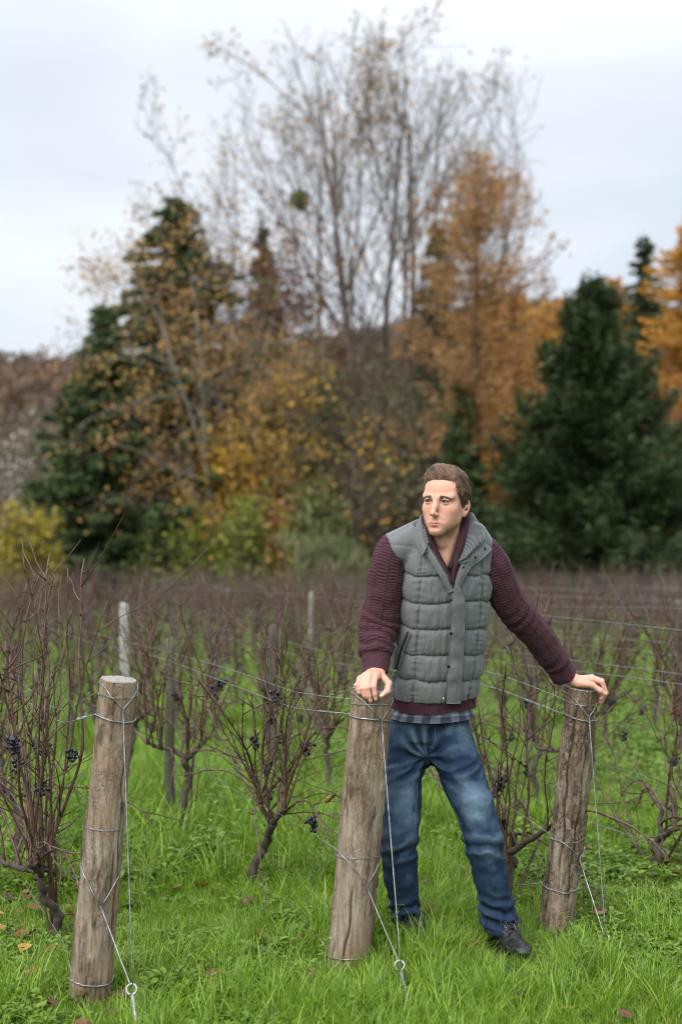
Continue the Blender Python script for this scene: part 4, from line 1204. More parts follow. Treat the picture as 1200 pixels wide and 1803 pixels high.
def vine_meshes(seed, ncane, hmax, head, detail, lean=0.0, nb=2, nl=2, fan=.40, r=.0052, low=0):
    """Vine in its own frame: x along the row. Returns (trunk, [cane meshes], [(part, mesh, material)])."""
    g = np.random.default_rng(seed)
    tr = Tubes(); hd = np.array([lean, g.normal() * .02, head])
    Pt = catmull([[0, 0, -.06], [lean * .15 + g.normal() * .02, g.normal() * .015, head * .35], [lean * .7 + g.normal() * .025, g.normal() * .02, head * .72], hd], 16 if detail else 7)
    Pt[1:-1] += g.normal(size=(len(Pt) - 2, 3)) * .006
    rt = np.linspace(.022, .0155, len(Pt)) * g.uniform(.75, 1.1) * (1 + .22 * g.normal(size=len(Pt)) * .5); rt[-2:] *= 1.25
    tr.add(Pt, rt, 9 if detail else 5)
    arms = []
    for sg in (-1, 1):       # short gnarled arms along the wire
        la = g.uniform(.10, .30); Pa = cane_path(g, hd, [sg, g.normal() * .15, .25], la, .18, .03, 6); tr.add(Pa, np.linspace(.015, .009, 7), 7 if detail else 4); arms.append(Pa)
    canes, parts, nodes = [], [], []
    ncane, arch = ncane + (5 if detail else 3), ncane
    sides = 6 if detail else 3; n = 22 if detail else 9
    for k in range(ncane):
        Pa = arms[k % 2]; i = g.integers(0, len(Pa)); p = Pa[i] + g.normal(size=3) * .006 if k >= low else Pt[g.integers(1, 4)]
        ln = (hmax - p[2]) * g.uniform(.62, 1.10)
        d = [g.normal() * fan, g.normal() * fan * .42, 1.0]
        if k >= arch: P = cane_path(g, p, [g.choice([-1, 1]) * 1.0, g.normal() * .25, .75], g.uniform(.55, .95), .06, -.055, n)     # arching along the wires
        else: P = cane_path(g, p, d, ln, .062, .030, n)
        tb = Tubes()
        rr = r * .88 * g.uniform(.65, 1.3); rad = np.linspace(rr, rr * .42, n + 1)
        if detail: rad = rad * np.where(np.arange(n + 1) % 3 == 0, 1.28, .94)
        tb.add(P, rad, sides)
        nodes += [P[i] for i in range(4, n, 3)]
        # side shoots, tendrils, buds
        ns = g.integers(4, 9) if detail else g.integers(2, 5)
        for _ in range(ns):
            i = g.integers(int(n * .2), n); T = P[min(i + 1, n)] - P[i - 1]; T /= np.linalg.norm(T); a = g.normal(size=3); a -= T * a.dot(T); a /= np.linalg.norm(a)
            S = cane_path(g, P[i], T * .7 + a * .9, g.uniform(.05, .30) * (1 if g.random() < .7 else 1.7), .11, .03, 7 if detail else 3); tb.add(S, np.linspace(rr * .5, rr * .22, len(S)), 4 if detail else 3)
        if detail:
            for i in range(3, n, 3):
                T = P[min(i + 1, n)] - P[i - 1]; T /= np.linalg.norm(T); a = g.normal(size=3); a -= T * a.dot(T); a /= np.linalg.norm(a)
                tb.add(np.stack([P[i], P[i] + a * rr * 1.6 + T * .004, P[i] + a * rr * 2.2 + T * .010]), [rr * .7, rr * .6, rr * .15], 4)
            if g.random() < .7:
                i = g.integers(5, n); th = np.linspace(0, g.uniform(5, 13), 26); rad_ = np.linspace(.022, .007, 26)
                sg = g.choice([-1, 1]); S = P[i] + np.stack([sg * np.linspace(0, .07, 26) + rad_ * np.sin(th) * .6, rad_ * np.cos(th) * .5 - rad_[0] * .5, np.linspace(0, -.02, 26) + rad_ * (1 - np.cos(th)) * .7], 1)
                tb.add(S, np.linspace(.0016, .0008, 26), 4)
        canes.append(tb)
    for _ in range(nb + (2 if detail else 0)):
        lowp = [q for q in nodes if .28 < q[2] < .95] or nodes; p = lowp[g.integers(0, len(lowp))] - [0, 0, .035]
        parts.append(('grape_bunch', bunch(g, p), GRAPE))
    for _ in range(nl):
        p = nodes[g.integers(0, len(nodes))]; parts.append(('dead_leaf', curled_leaf(g, p - [0, 0, .02]), DEAD))
    return tr.mesh('trunk'), canes, parts

def place_vine(k, t, seed, label, group, ncane=11, hmax=1.28, head=.45, nb=2, nl=2, lean=0., fan=.42, rz=0., r=.0052, low=0, gone=0):
    x, y = row_pt(k, t)
    v = thing('grape_vine', label, 'vine', (x, y, float(gz(x, y))), RANG + rz, group)
    tr, canes, parts = vine_meshes(seed, ncane, hmax, head, True, lean, nb, nl, fan, r, low)
    link('trunk', tr, TRUNK, v)
    for c in canes: link('cane', c.mesh('cane'), CANE, v)
    for nm, me, mt in parts: link(nm, me, mt, v)
    return v
near = [
 (0, .80, 201, 'tall dense vine with many dark canes left of the left post', 22, 1.42, .26, 6, 1, -.05, .40, .0066, 8),
 (0, 1.75, 202, 'vine at the left edge behind the tall dense one', 14, 1.28, .40, 2, 1, .1, .4, .0056, 1),
 (1, 1.02, 203, 'vine with a crooked dark trunk bending right, standing right of the mossy stake', 20, 1.16, .34, 4, 1, -.20, .62, .0056, 0),
 (1, 2.10, 204, 'vine tied beside the slim mossy stake', 19, 1.24, .42, 4, 2, .0, .60, .0054, 1),
 (1, 3.35, 205, 'vine next behind the mossy stake, seen over the left post', 14, 1.25, .42, 2, 2, .0, .55, .0056, 1),
 (2, .36, 206, 'vine with dark branching canes between the man and the right post', 11, 1.16, .20, 3, 2, .02, .44, .0064, 4),
 (2, 1.50, 207, 'vine partly hidden behind the man\'s legs', 10, 1.18, .42, 2, 1, .0, .55, .0056, 1),
 (2, 2.55, 208, 'vine just left of the middle post in the second row', 14, 1.22, .42, 2, 2, .0, .55, .0056, 1),
 (2, 3.60, 209, 'vine beside the dark stake left of the man', 14, 1.24, .42, 3, 2, .0, .55, .0056, 1),
 (3, .62, 210, 'vine with slanting low canes and a withered leaf at the right edge', 9, 1.15, .16, 1, 3, -.02, .75, .0062, 5),
 (3, 1.75, 211, 'thin vine between the man\'s jeans and the right post, behind the dark branching one', 14, 1.22, .40, 2, 2, .0, .45, .0052, 1),
 (3, 2.85, 212, 'vine mostly hidden behind the man', 14, 1.22, .42, 2, 2, .0, .55, .0056, 1),
 (3, 3.95, 213, 'vine behind the man\'s bent arm and hand', 14, 1.22, .42, 2, 1, .0, .55, .0056, 1),
 (4, 1.55, 214, 'vine cut off by the right edge behind the slanting one', 14, 1.22, .42, 1, 2, .0, .55, .0056, 1),
 (4, 2.65, 215, 'vine behind the top of the right post', 14, 1.22, .42, 1, 2, .0, .55, .0056, 1),
]
for q in near:
    place_vine(q[0], q[1], q[2], q[3], 'vines of the front rows', q[4], q[5], q[6], q[7], q[8], q[9], q[10], 0, q[11], q[12])

# the rest of the field: every vine an object, eight kinds
kinds_v = []
for s in range(9):
    tr, canes, parts = vine_meshes(300 + s, 11, 1.24, .42, False, 0, 2 if s % 2 == 0 else 1, 2, .55, .0062, 1)
    tb = Tubes()
    for c in canes:
        for V in c.V: pass
        off = tb.n
        tb.V += c.V; tb.Q += [x + off for x in c.Q]; tb.T += [x + off for x in c.T]; tb.n += c.n
    cm = tb.mesh('canes'); kinds_v.append((tr, cm, parts))
protos = {}
used = {(round(q[0]), round(q[1], 2)) for q in near}
g = np.random.default_rng(77); count = 0
for k in range(NROW):
    t = {0: 2.85, 1: 4.45, 2: 4.7, 3: 5.05, 4: 3.75}.get(k, g.uniform(.2, 1.2))
    te = field_end(k)
    while t < te:
        x, y = row_pt(k, t)
        if in_view(x, y, 0.75):
            s = int(g.integers(0, 9)); lb = 'bare brown vine in the blurred rows behind the front vines'; gr = 'vines of the rows behind'
            rz = RANG + (math.pi if g.random() < .5 else 0) + g.normal() * .05; sc = g.uniform(.92, 1.12)
            z = float(gz(x, y))
            if s not in protos:
                tr, cm, parts = kinds_v[s]
                o = thing('grape_vine', lb, 'vine', (x, y, z), rz, gr)
                kids = [(link('trunk', tr, TRUNK, o), [])]; c = link('canes', cm, CANE, o); c['kind'] = 'stuff'; kids.append((c, []))
                for nm, me, mt in parts: kids.append((link(nm, me, mt, o), []))
                protos[s] = (o, kids); o.scale = (sc, sc, sc)
            else:
                copy_thing(protos[s][0], protos[s][1], (x, y, z), rz, (sc, sc, sc))
            count += 1
        t += 1.05 * g.uniform(.9, 1.1)
print('VINES', count)
# ================================================================ the man
def man_materials():
    M = {}
    # skin: colour painted per vertex (lips, blush, beard shadow are the skin's own colour; eye sockets and lip line carry painted shade)
    m, t, b, o = material('skin')
    col = attr(t, 'tint', 'Color')
    nz = noise(t, 160, 3, 0.6, coords(t))
    c = mixc(t, ramp(t, nz, [(0.35, (0, 0, 0)), (0.7, (0.22, 0.22, 0.22))]), col, (0.50, 0.24, 0.19))
    L(t, c, b.inputs['Base Color']); b.inputs['Roughness'].default_value = 0.54
    b.inputs['Subsurface Weight'].default_value = 0.12; b.inputs['Subsurface Radius'].default_value = (1.0, 0.35, 0.2)
    b.inputs['Subsurface Scale'].default_value = 0.006; b.inputs['Specular IOR Level'].default_value = 0.3
    bump(t, b, noise(t, 700, 2, 0.6, coords(t)), 0.12, 0.001)
    M['skin'] = m
    # hair
    m, t, b, o = material('hair')
    g = N(t, 'ShaderNodeNewGeometry')
    c = ramp(t, g.outputs['Random Per Island'], [(0.0, (0.045, 0.023, 0.014)), (0.4, (0.125, 0.066, 0.038)), (0.8, (0.24, 0.140, 0.085)), (1.0, (0.42, 0.28, 0.18))])
    c = mixc(t, ramp(t, attr(t, 'streak'), [(0.15, (0.85, 0.85, 0.85)), (0.55, (0, 0, 0))]), c, (0.020, 0.010, 0.006))  # dark streaks: shade of the gaps between hair clumps put into the colour
    L(t, c, b.inputs['Base Color']); b.inputs['Roughness'].default_value = 0.38; b.inputs['Specular IOR Level'].default_value = 0.5
    M['hair'] = m
    M['brow'] = plain('brow_hair', (0.085, 0.050, 0.032), 0.6)
    # eyes
    m, t, b, o = material('eye')
    cc = N(t, 'ShaderNodeTexCoord'); sp = N(t, 'ShaderNodeSeparateXYZ'); L(t, cc.outputs['Object'], sp.inputs[0])
    c = ramp(t, attr(t, 'iris'), [(0.0, (0.004, 0.004, 0.005)), (0.30, (0.004, 0.004, 0.005)), (0.36, (0.060, 0.076, 0.092)), (0.80, (0.035, 0.048, 0.062)), (0.93, (0.02, 0.026, 0.03)), (1.0, (0.27, 0.23, 0.21))])
    L(t, c, b.inputs['Base Color']); b.inputs['Roughness'].default_value = 0.08
    M['eye'] = m
    # wool-look quilted vest shell
    m, t, b, o = material('vest_cloth')
    co = coords(t)
    w1 = noise(t, 900, 2, 0.7, coords(t, (1, 1, 0.25)))
    w2 = noise(t, 60, 3, 0.6, co)
    c1 = ramp(t, w1, [(0.28, (0.072, 0.077, 0.082)), (0.5, (0.124, 0.131, 0.139)), (0.75, (0.225, 0.234, 0.243))])
    c2 = mixc(t, ramp(t, w2, [(0.3, (0.0, 0.0, 0.0)), (0.75, (0.35, 0.35, 0.35))]), c1, (0.115, 0.122, 0.118))
    dr = noise(t, 210, 1, 0.4, co)      # rain spots on the shoulders
    up = N(t, 'ShaderNodeTexCoord'); us = N(t, 'ShaderNodeSeparateXYZ'); L(t, up.outputs['Object'], us.inputs[0])
    mr = N(t, 'ShaderNodeMapRange'); mr.inputs['From Min'].default_value = 1.28; mr.inputs['From Max'].default_value = 1.5; L(t, us.outputs['Z'], mr.inputs['Value'])
    dm = N(t, 'ShaderNodeMath', operation='MULTIPLY'); L(t, ramp(t, dr, [(0.68, (0, 0, 0)), (0.72, (0.8, 0.8, 0.8))]), dm.inputs[0]); L(t, mr.outputs[0], dm.inputs[1])
    c3 = mixc(t, dm.outputs[0], c2, (0.035, 0.037, 0.038))
    L(t, c3, b.inputs['Base Color']); b.inputs['Roughness'].default_value = 0.85; b.inputs['Specular IOR Level'].default_value = 0.25
    b.inputs['Sheen Weight'].default_value = 0.25; b.inputs['Sheen Roughness'].default_value = 0.4
    bump(t, b, w1, 0.25, 0.001)
    M['vest'] = m
    m, t, b, o = material('vest_rib')
    c1 = ramp(t, noise(t, 700, 2, 0.7, coords(t)), [(0.3, (0.085, 0.092, 0.095)), (0.7, (0.175, 0.185, 0.188))])
    L(t, c1, b.inputs['Base Color']); b.inputs['Roughness'].default_value = 0.9; b.inputs['Specular IOR Level'].default_value = 0.2
    M['vest_rib'] = m
    m, t, b, o = material('sweater_wool')
    n1 = noise(t, 600, 3, 0.7, coords(t)); n2 = noise(t, 25, 2, 0.5, coords(t))
    c1 = ramp(t, n1, [(0.3, (0.030, 0.0110, 0.0165)), (0.7, (0.070, 0.028, 0.040))])
    c2 = mixc(t, ramp(t, n2, [(0.35, (0, 0, 0)), (0.8, (0.3, 0.3, 0.3))]), c1, (0.068, 0.029, 0.038))
    L(t, c2, b.inputs['Base Color']); b.inputs['Roughness'].default_value = 0.92; b.inputs['Specular IOR Level'].default_value = 0.2
    b.inputs['Sheen Weight'].default_value = 0.12; b.inputs['Sheen Roughness'].default_value = 0.5
    b.inputs['Sheen Tint'].default_value = (0.5, 0.3, 0.34, 1)
    bump(t, b, n1, 0.3, 0.001)
    M['wool'] = m
    # jeans: indigo with wear painted per vertex
    m, t, b, o = material('denim')
    co = coords(t)
    tw = N(t, 'ShaderNodeTexWave', wave_type='BANDS', bands_direction='DIAGONAL'); tw.inputs['Scale'].default_value = 420; tw.inputs['Distortion'].default_value = 1.5
    L(t, co, tw.inputs['Vector'])
    gr = noise(t, 300, 3, 0.7, coords(t, (1, 1, 0.18)))
    dark = ramp(t, gr, [(0.3, (0.0015, 0.0088, 0.027)), (0.7, (0.0045, 0.0215, 0.060))])
    lite = ramp(t, gr, [(0.3, (0.11, 0.185, 0.26)), (0.7, (0.19, 0.275, 0.35))])
    c = mixc(t, attr(t, 'wear'), dark, lite)
    c = mixc(t, ramp(t, tw.outputs[0], [(0.3, (0, 0, 0)), (0.8, (0.045, 0.045, 0.045))]), c, (0.20, 0.27, 0.34))
    mud = noise(t, 34, 3, 0.6, co)
    L(t, c, b.inputs['Base Color']); b.inputs['Roughness'].default_value = 0.8; b.inputs['Specular IOR Level'].default_value = 0.25
    bump(t, b, gr, 0.2, 0.001)
    M['denim'] = m
    # checked shirt
    m, t, b, o = material('checked_cotton')
    u = attr(t, 'u'); v = attr(t, 'v')
    cb = N(t, 'ShaderNodeCombineXYZ'); L(t, u, cb.inputs[0]); L(t, v, cb.inputs[1])
    def band(ax):
        s_ = N(t, 'ShaderNodeMath', operation='MULTIPLY'); L(t, (u, v)[ax], s_.inputs[0]); s_.inputs[1].default_value = 1 / 0.066
        f_ = N(t, 'ShaderNodeMath', operation='FRACT'); L(t, s_.outputs[0], f_.inputs[0])
        g_ = N(t, 'ShaderNodeMath', operation='GREATER_THAN'); L(t, f_.outputs[0], g_.inputs[0]); g_.inputs[1].default_value = 0.5
        return g_.outputs[0]
    ad = N(t, 'ShaderNodeMath', operation='ADD'); L(t, band(0), ad.inputs[0]); L(t, band(1), ad.inputs[1])
    hf = N(t, 'ShaderNodeMath', operation='MULTIPLY'); L(t, ad.outputs[0], hf.inputs[0]); hf.inputs[1].default_value = 0.5
    c = ramp(t, hf.outputs[0], [(0.0, (0.012, 0.013, 0.034)), (0.5, (0.075, 0.082, 0.118)), (1.0, (0.20, 0.215, 0.25))])
    c = mixc(t, ramp(t, noise(t, 800, 2, 0.6, coords(t)), [(0.4, (0, 0, 0)), (0.8, (0.3, 0.3, 0.3))]), c, (0.10, 0.11, 0.14))
    L(t, c, b.inputs['Base Color']); b.inputs['Roughness'].default_value = 0.85
    M['check'] = m
    M['navy'] = plain('navy_cotton', (0.010, 0.011, 0.018), 0.85)
    M['snap'] = plain('dark_snap', (0.012, 0.012, 0.014), 0.35, 0.6)
    M['metal'] = plain('zip_metal', (0.45, 0.45, 0.44), 0.3, 1.0)
    M['tape'] = plain('zip_tape', (0.016, 0.017, 0.018), 0.8)
    M['stitch'] = plain('denim_thread', (0.16, 0.17, 0.17), 0.8)
    m, t, b, o = material('boot_leather')
    n1 = noise(t, 60, 4, 0.6, coords(t))
    L(t, ramp(t, n1, [(0.3, (0.003, 0.003, 0.004)), (0.75, (0.010, 0.009, 0.010))]), b.inputs['Base Color'])
    L(t, ramp(t, n1, [(0.3, (0.35, 0.35, 0.35)), (0.8, (0.6, 0.6, 0.6))]), b.inputs['Roughness']); bump(t, b, noise(t, 260, 3, 0.6, coords(t)), 0.3, 0.001)
    M['boot'] = m
    M['sole'] = plain('boot_sole', (0.008, 0.008, 0.008), 0.8)
    M['lace'] = plain('boot_lace', (0.02, 0.021, 0.026), 0.8)
    return M

MM = man_materials()
person = thing('person', 'man in grey quilted vest and maroon sweater leaning with each hand on a wooden post', 'person', (0.33, 5.12, 0))
bpy.context.view_layer.update()
P_INV = Matrix.Translation((-0.33, -5.12, 0))

def wear(name, me, mat, parent=person, label=None):
    """A piece of the man (built in place): a child of him or of one of his garments."""
    o = link(name, me, mat, parent)
    if parent is person: o.matrix_parent_inverse = P_INV
    if label: o['label'] = label
    return o

# ---- head frame (turned towards the left of the picture)
HC = np.array([0.3655, 4.972, 1.624])
_y = R(27); _s, _c = math.sin(_y), math.cos(_y)
_tilt = R(2.5)
HX = np.array([_c, -_s, 0.0]); HY = np.array([_s, _c, 0.0]); HZ = np.array([0, 0, 1.0])
HX, HZ = HX * math.cos(_tilt) - HZ * math.sin(_tilt), HX * math.sin(_tilt) + HZ * math.cos(_tilt)
HM = np.stack([HX, HY, HZ])
hw = lambda x, y, z: HC + x * HX + y * HY + z * HZ

def torso_key():
    T = np.array([  # z, cx, cy, rx, ry
        (0.80, 0.326, 5.205, 0.150, 0.112),
        (0.895, 0.338, 5.190, 0.150, 0.118), (0.935, 0.341, 5.183, 0.156, 0.124), (1.01, 0.351, 5.165, 0.163, 0.127),
        (1.10, 0.359, 5.145, 0.165, 0.128), (1.175, 0.364, 5.125, 0.166, 0.130), (1.27, 0.368, 5.100, 0.167, 0.131),
        (1.37, 0.372, 5.075, 0.166, 0.127), (1.43, 0.371, 5.062, 0.158, 0.116), (1.485, 0.369, 5.052, 0.132, 0.098),
        (1.53, 0.367, 5.046, 0.096, 0.078), (1.57, 0.367, 5.04, 0.070, 0.064)])
    return T
TK = torso_key()
TYAW = R(17); TAX = np.array([math.cos(TYAW), math.sin(TYAW)]); TAY = np.array([-math.sin(TYAW), math.cos(TYAW)])
def torso_at(z):
    return [np.interp(z, TK[:, 0], TK[:, k]) for k in range(1, 5)]
def torso_f(X, Y, Z, off):
    cx, cy, rx, ry = torso_at(Z)
    rx = rx + off; ry = ry + off
    dx, dy = X - cx, Y - cy
    u = (dx * TAX[0] + dy * TAX[1]) / rx; v = (dx * TAY[0] + dy * TAY[1]) / ry
    p = 2.25
    q = (np.abs(u) ** p + np.abs(v) ** p) ** (1 / p)
    return ((q - 1) * np.minimum(rx, ry)).astype(np.float32)
def torso_front(px, py, off):
    """The point of the torso's front (offset by off) seen at that place."""
    lo, hi = 4.7, 5.12
    dd = np.linspace(lo, hi, 400)
    P = np.stack([at(px, py, d) for d in dd])
    f = torso_f(P[:, 0], P[:, 1], P[:, 2], off)
    i = np.argmax(f < 0)
    return P[i] if f[i] < 0 else P[-1]
def torso_pt(z, phi, off):
    """phi measured from the front, positive to the right of the picture."""
    cx, cy, rx, ry = torso_at(z)
    x = np.sign(np.sin(phi)) * np.abs(np.sin(phi)) ** (2 / 2.25) * (rx + off); y = -np.sign(np.cos(phi)) * np.abs(np.cos(phi)) ** (2 / 2.25) * (ry + off)
    return np.stack([cx + x * TAX[0] + y * TAY[0], cy + x * TAX[1] + y * TAY[1], z + 0 * phi], -1)

# arms: centre line and radius of the sleeves
ARM_R = [(706, 952, 5.035, .046), (690, 970, 5.03, .057), (681, 1005, 5.025, .0605), (676, 1045, 5.035, .0605), (667, 1098, 5.045, .0655), (662, 1135, 5.015, .0585), (661.5, 1160, 4.99, .0525), (662, 1186, 4.962, .0465)]
ARM_L = [(838, 958, 5.075, .046), (855, 975, 5.09, .056), (871, 1008, 5.11, .0605), (889, 1050, 5.15, .0585), (919, 1089, 5.205, .0565), (946, 1121, 5.255, .0545), (971, 1156, 5.305, .0505), (994, 1192, 5.345, .0455)]
arm_r = np.array([list(at(a, b, d)) + [r] for a, b, d, r in ARM_R])
arm_l = np.array([list(at(a, b, d)) + [r] for a, b, d, r in ARM_L])

HAND_R = {  # his right hand on the middle post: joints (px, py, d, radius)
    'wrist': (662, 1180, 4.957),
    'index': [(660, 1190, 4.876, .0112), (657.5, 1209, 4.836, .0098), (659.5, 1222, 4.834, .0086), (661, 1231, 4.838, .0072)],
    'middle': [(650.5, 1188.5, 4.870, .0112), (646.5, 1211, 4.832, .0098), (649.5, 1225, 4.834, .0086), (652, 1234, 4.839, .0072)],
    'ring': [(641.5, 1190, 4.873, .0106), (636.5, 1212, 4.838, .0094), (641, 1224, 4.84, .0082), (644.5, 1231, 4.844, .0070)],
    'pinky': [(633.5, 1194, 4.884, .0098), (627, 1206, 4.856, .0084), (629, 1214, 4.852, .0074), (631.5, 1220, 4.853, .0064)],
    'thumb': [(671, 1190, 4.925, .0150), (684, 1203, 4.875, .0112), (681, 1217, 4.846, .0104), (671, 1225, 4.836, .0082)],
}
HAND_L = {
    'wrist': (1008, 1197, 5.347),
    'index': [(1041, 1195.5, 5.318, .0112), (1058, 1201, 5.314, .0096), (1066, 1220, 5.316, .0086), (1056, 1232, 5.318, .0076)],
    'middle': [(1041.5, 1193, 5.340, .0112), (1058.5, 1199, 5.338, .0098), (1066, 1221, 5.338, .0086), (1056, 1238, 5.338, .0076)],
    'ring': [(1040, 1193.5, 5.361, .0108), (1056, 1200, 5.361, .0094), (1063, 1220, 5.360, .0084), (1054, 1236, 5.358, .0074)],
    'pinky': [(1037, 1195, 5.381, .0098), (1050, 1201, 5.384, .0084), (1057, 1217, 5.383, .0076), (1051, 1228, 5.380, .0066)],
    'thumb': [(1017, 1203, 5.315, .0150), (1042, 1206, 5.293, .0112), (1056, 1216, 5.287, .0100), (1064, 1222, 5.288, .0080)],
}

def build_body():
    hh, hf = 0.0021, 0.0019
    xs = axis_grid([(0.095, 0.185, hf), (0.265, 0.462, hh), (0.855, 1.01, hf)], 0.016, -0.02, 1.04)
    ys = axis_grid([(4.815, 4.99, hf), (4.83, 5.10, hh), (5.27, 5.405, hf)], 0.016, 4.80, 5.46)
    zs = axis_grid([(0.895, 1.06, hf), (1.44, 1.77, hh)], 0.016, -0.02, 1.79)
    B = Field(xs, ys, zs)
    # hidden under the clothes: trunk, arms, legs, coarse
    def trunk(X, Y, Z): return np.maximum(torso_f(X, Y, Z, -0.045), np.maximum(Z - 1.52, 0.70 - Z))
    B.put(trunk, (0.15, 4.9, 0.70), (0.58, 5.35, 1.52), 0.01)
    for A in (arm_r, arm_l):
        for i in range(len(A) - 1):
            B.cone(A[i, :3], A[i + 1, :3], max(A[i, 3] - .022, .022), max(A[i + 1, 3] - .022, .024), 0.02)
    for pts in LEGS:
        for i in range(len(pts) - 1):
            B.cone(pts[i][0], pts[i + 1][0], pts[i][1] - 0.022, pts[i + 1][1] - 0.022, 0.02)
    # neck
    B.cone(hw(-0.006, 0.022, -0.075), at(784, 985, 5.03), 0.0465, 0.052, 0.015)
    B.cone(hw(0.036, 0.01, -0.06), at(784, 992, 4.975), 0.016, 0.012, 0.02)      # neck muscle
    B.cone(hw(-0.040, 0.01, -0.06), at(778, 992, 4.975), 0.016, 0.012, 0.02)
    B.ell(hw(0, -0.018, -0.142), (0.012, 0.012, 0.018), HM, 0.02)
    # head
    e = lambda c, r, k=0.01, op='add': B.ell(hw(*c), r, HM, k, op)
    cn = lambda a, b, ra, rb, k=0.01, op='add', flat=None: B.cone(hw(*a), hw(*b), ra, rb, k, op, flat)
    e((0, 0.014, 0.026), (0.0715, 0.094, 0.082), 0.01)
    e((0, -0.030, -0.022), (0.0575, 0.055, 0.086), 0.03)
    e((0, -0.022, 0.040), (0.062, 0.062, 0.05), 0.02)
    for s in (-1, 1):
        cn((s * 0.0475, -0.004, -0.036), (s * 0.0405, -0.014, -0.062), 0.0145, 0.0135, 0.022)
        cn((s * 0.0405, -0.016, -0.062), (s * 0.0125, -0.070, -0.1030), 0.0140, 0.0125, 0.024)
        e((s * 0.0425, -0.052, -0.027), (0.0165, 0.019, 0.016), 0.026)
        cn((s * 0.049, -0.067, 0.0165), (s * 0.013, -0.0815, 0.0125), 0.0095, 0.0088, 0.014)
    e((0, -0.0785, -0.1045), (0.0200, 0.0165, 0.0150), 0.017)
    for s in (-1, 1): e((s * 0.032, -0.047, -0.056), (0.018, 0.020, 0.028), 0.028)
    e((0, -0.062, -0.078), (0.032, 0.028, 0.026), 0.024)
    for s in (-1, 1):
        e((s * 0.0305, -0.0915, -0.002), (0.0165, 0.0125, 0.0118), 0.012, 'sub')
    # lids round the eyeballs, with the opening cut as an almond
    def lids(s):
        ec = hw(s * 0.0312, -0.0715, -0.0015)
        def f(X, Y, Z):
            dx, dy, dz = X - ec[0], Y - ec[1], Z - ec[2]
            x = dx * HX[0] + dy * HX[1] + dz * HX[2]; y = dx * HY[0] + dy * HY[1] + dz * HY[2]; z = dx * HZ[0] + dy * HZ[1] + dz * HZ[2]
            sph = np.sqrt(x * x + y * y + z * z) - 0.0139
            xx = (x - s * 0.0005) / 0.0142
            up = 0.0038 * (1 - xx * xx) + 0.0006 * s * xx; dn = -0.0035 * (1 - xx * xx)
            open_ = np.maximum(np.maximum(z - up, dn - z), y + 0.002)
            return np.maximum(sph, -open_)
        B.put(f, ec - .016, ec + .016, 0.0028)
        cn((s * 0.019, -0.0865, 0.0062), (s * 0.0325, -0.0872, 0.0078), 0.0024, 0.0026, 0.004)   # lid fold
        cn((s * 0.0325, -0.0872, 0.0078), (s * 0.046, -0.080, 0.0040), 0.0026, 0.0022, 0.004)
    for s in (-1, 1): lids(s)
    # nose
    cn((0, -0.0815, 0.010), (0, -0.0970, -0.022), 0.0085, 0.0092, 0.013)
    cn((0, -0.0970, -0.022), (0, -0.1085, -0.0410), 0.0085, 0.0088, 0.010)
    cn((0, -0.1090, -0.0430), (0, -0.097, -0.0510), 0.0088, 0.0050, 0.006)
    for s in (-1, 1):
        e((s * 0.0108, -0.0975, -0.0460), (0.0058, 0.0100, 0.0068), 0.006)
        e((s * 0.0062, -0.1035, -0.0545), (0.0036, 0.0055, 0.0036), 0.003, 'sub')
        cn((s * 0.0175, -0.0935, -0.045), (s * 0.0275, -0.0845, -0.068), 0.0016, 0.0016, 0.010, 'sub')
    # mouth
    for s in (-1, 1):
        cn((s * 0.0245, -0.0815, -0.0755), (s * 0.0055, -0.0915, -0.0742), 0.0014, 0.0040, 0.007)
        cn((s * 0.0235, -0.0815, -0.0768), (0, -0.0905, -0.0832), 0.0014, 0.0050, 0.007)
        cn((s * 0.0265, -0.0845, -0.0758), (0, -0.0968, -0.0785), 0.0010, 0.0012, 0.0026, 'sub')
    cn((-0.012, -0.094, -0.093), (0.012, -0.094, -0.093), 0.0035, 0.0035, 0.009, 'sub')
    # ears
    for s in (-1, 1):
        ax = HX * s * 0.84 - HY * 0.54; ax /= np.linalg.norm(ax)
        up = HZ * 0.95 + HY * 0.28 + HX * s * 0.10; up -= ax * up.dot(ax); up /= np.linalg.norm(up)
        fw = np.cross(up, ax)
        Me = np.stack([ax, fw, up])
        c0 = hw(s * 0.0715, 0.013, -0.0185)
        B.ell(c0, (0.0060, 0.0165, 0.0300), Me, 0.005)
        B.ell(c0 - up * 0.024 - fw * 0, (0.006, 0.0105, 0.0115), Me, 0.006)
        sg = HX * s
        B.ell(c0 + ax * 0.0058 + up * 0.004, (0.0052, 0.0105, 0.0195), Me, 0.003, 'sub')
        B.ell(c0 + ax * 0.002 - up * 0.004 + fw * 0.003, (0.0085, 0.006, 0.0085), Me, 0.003, 'sub')
        B.ell(c0 + ax * 0.003 + up * 0.002 - HY * 0.004, (0.003, 0.005, 0.010), Me, 0.004)
    # hands
    for Hd in (HAND_R, HAND_L):
        wr = at(*Hd['wrist'])
        K = [at(*Hd[f][0][:3]) for f in ('index', 'middle', 'ring', 'pinky')]
        A = arm_r if Hd is HAND_R else arm_l
        B.cone(A[-2, :3], wr, 0.0275, 0.0255, 0.01)
        cen = (K[0] + K[3]) / 2; lat = K[0] - K[3]; lat /= np.linalg.norm(lat)
        fwd = cen - wr; fwd /= np.linalg.norm(fwd); nrm = np.cross(lat, fwd); nrm /= np.linalg.norm(nrm)
        if nrm[2] < 0: nrm = -nrm
        for j, k in enumerate(K):
            w0 = wr + lat * (0.013 - 0.0085 * j) - nrm * 0.004
            B.cone(w0, k - nrm * 0.003, 0.0155, 0.0122, 0.012)
        B.ell((wr * .4 + cen * .6) - nrm * 0.007, (0.034, 0.040, 0.0125), np.stack([lat, fwd, nrm]), 0.012)
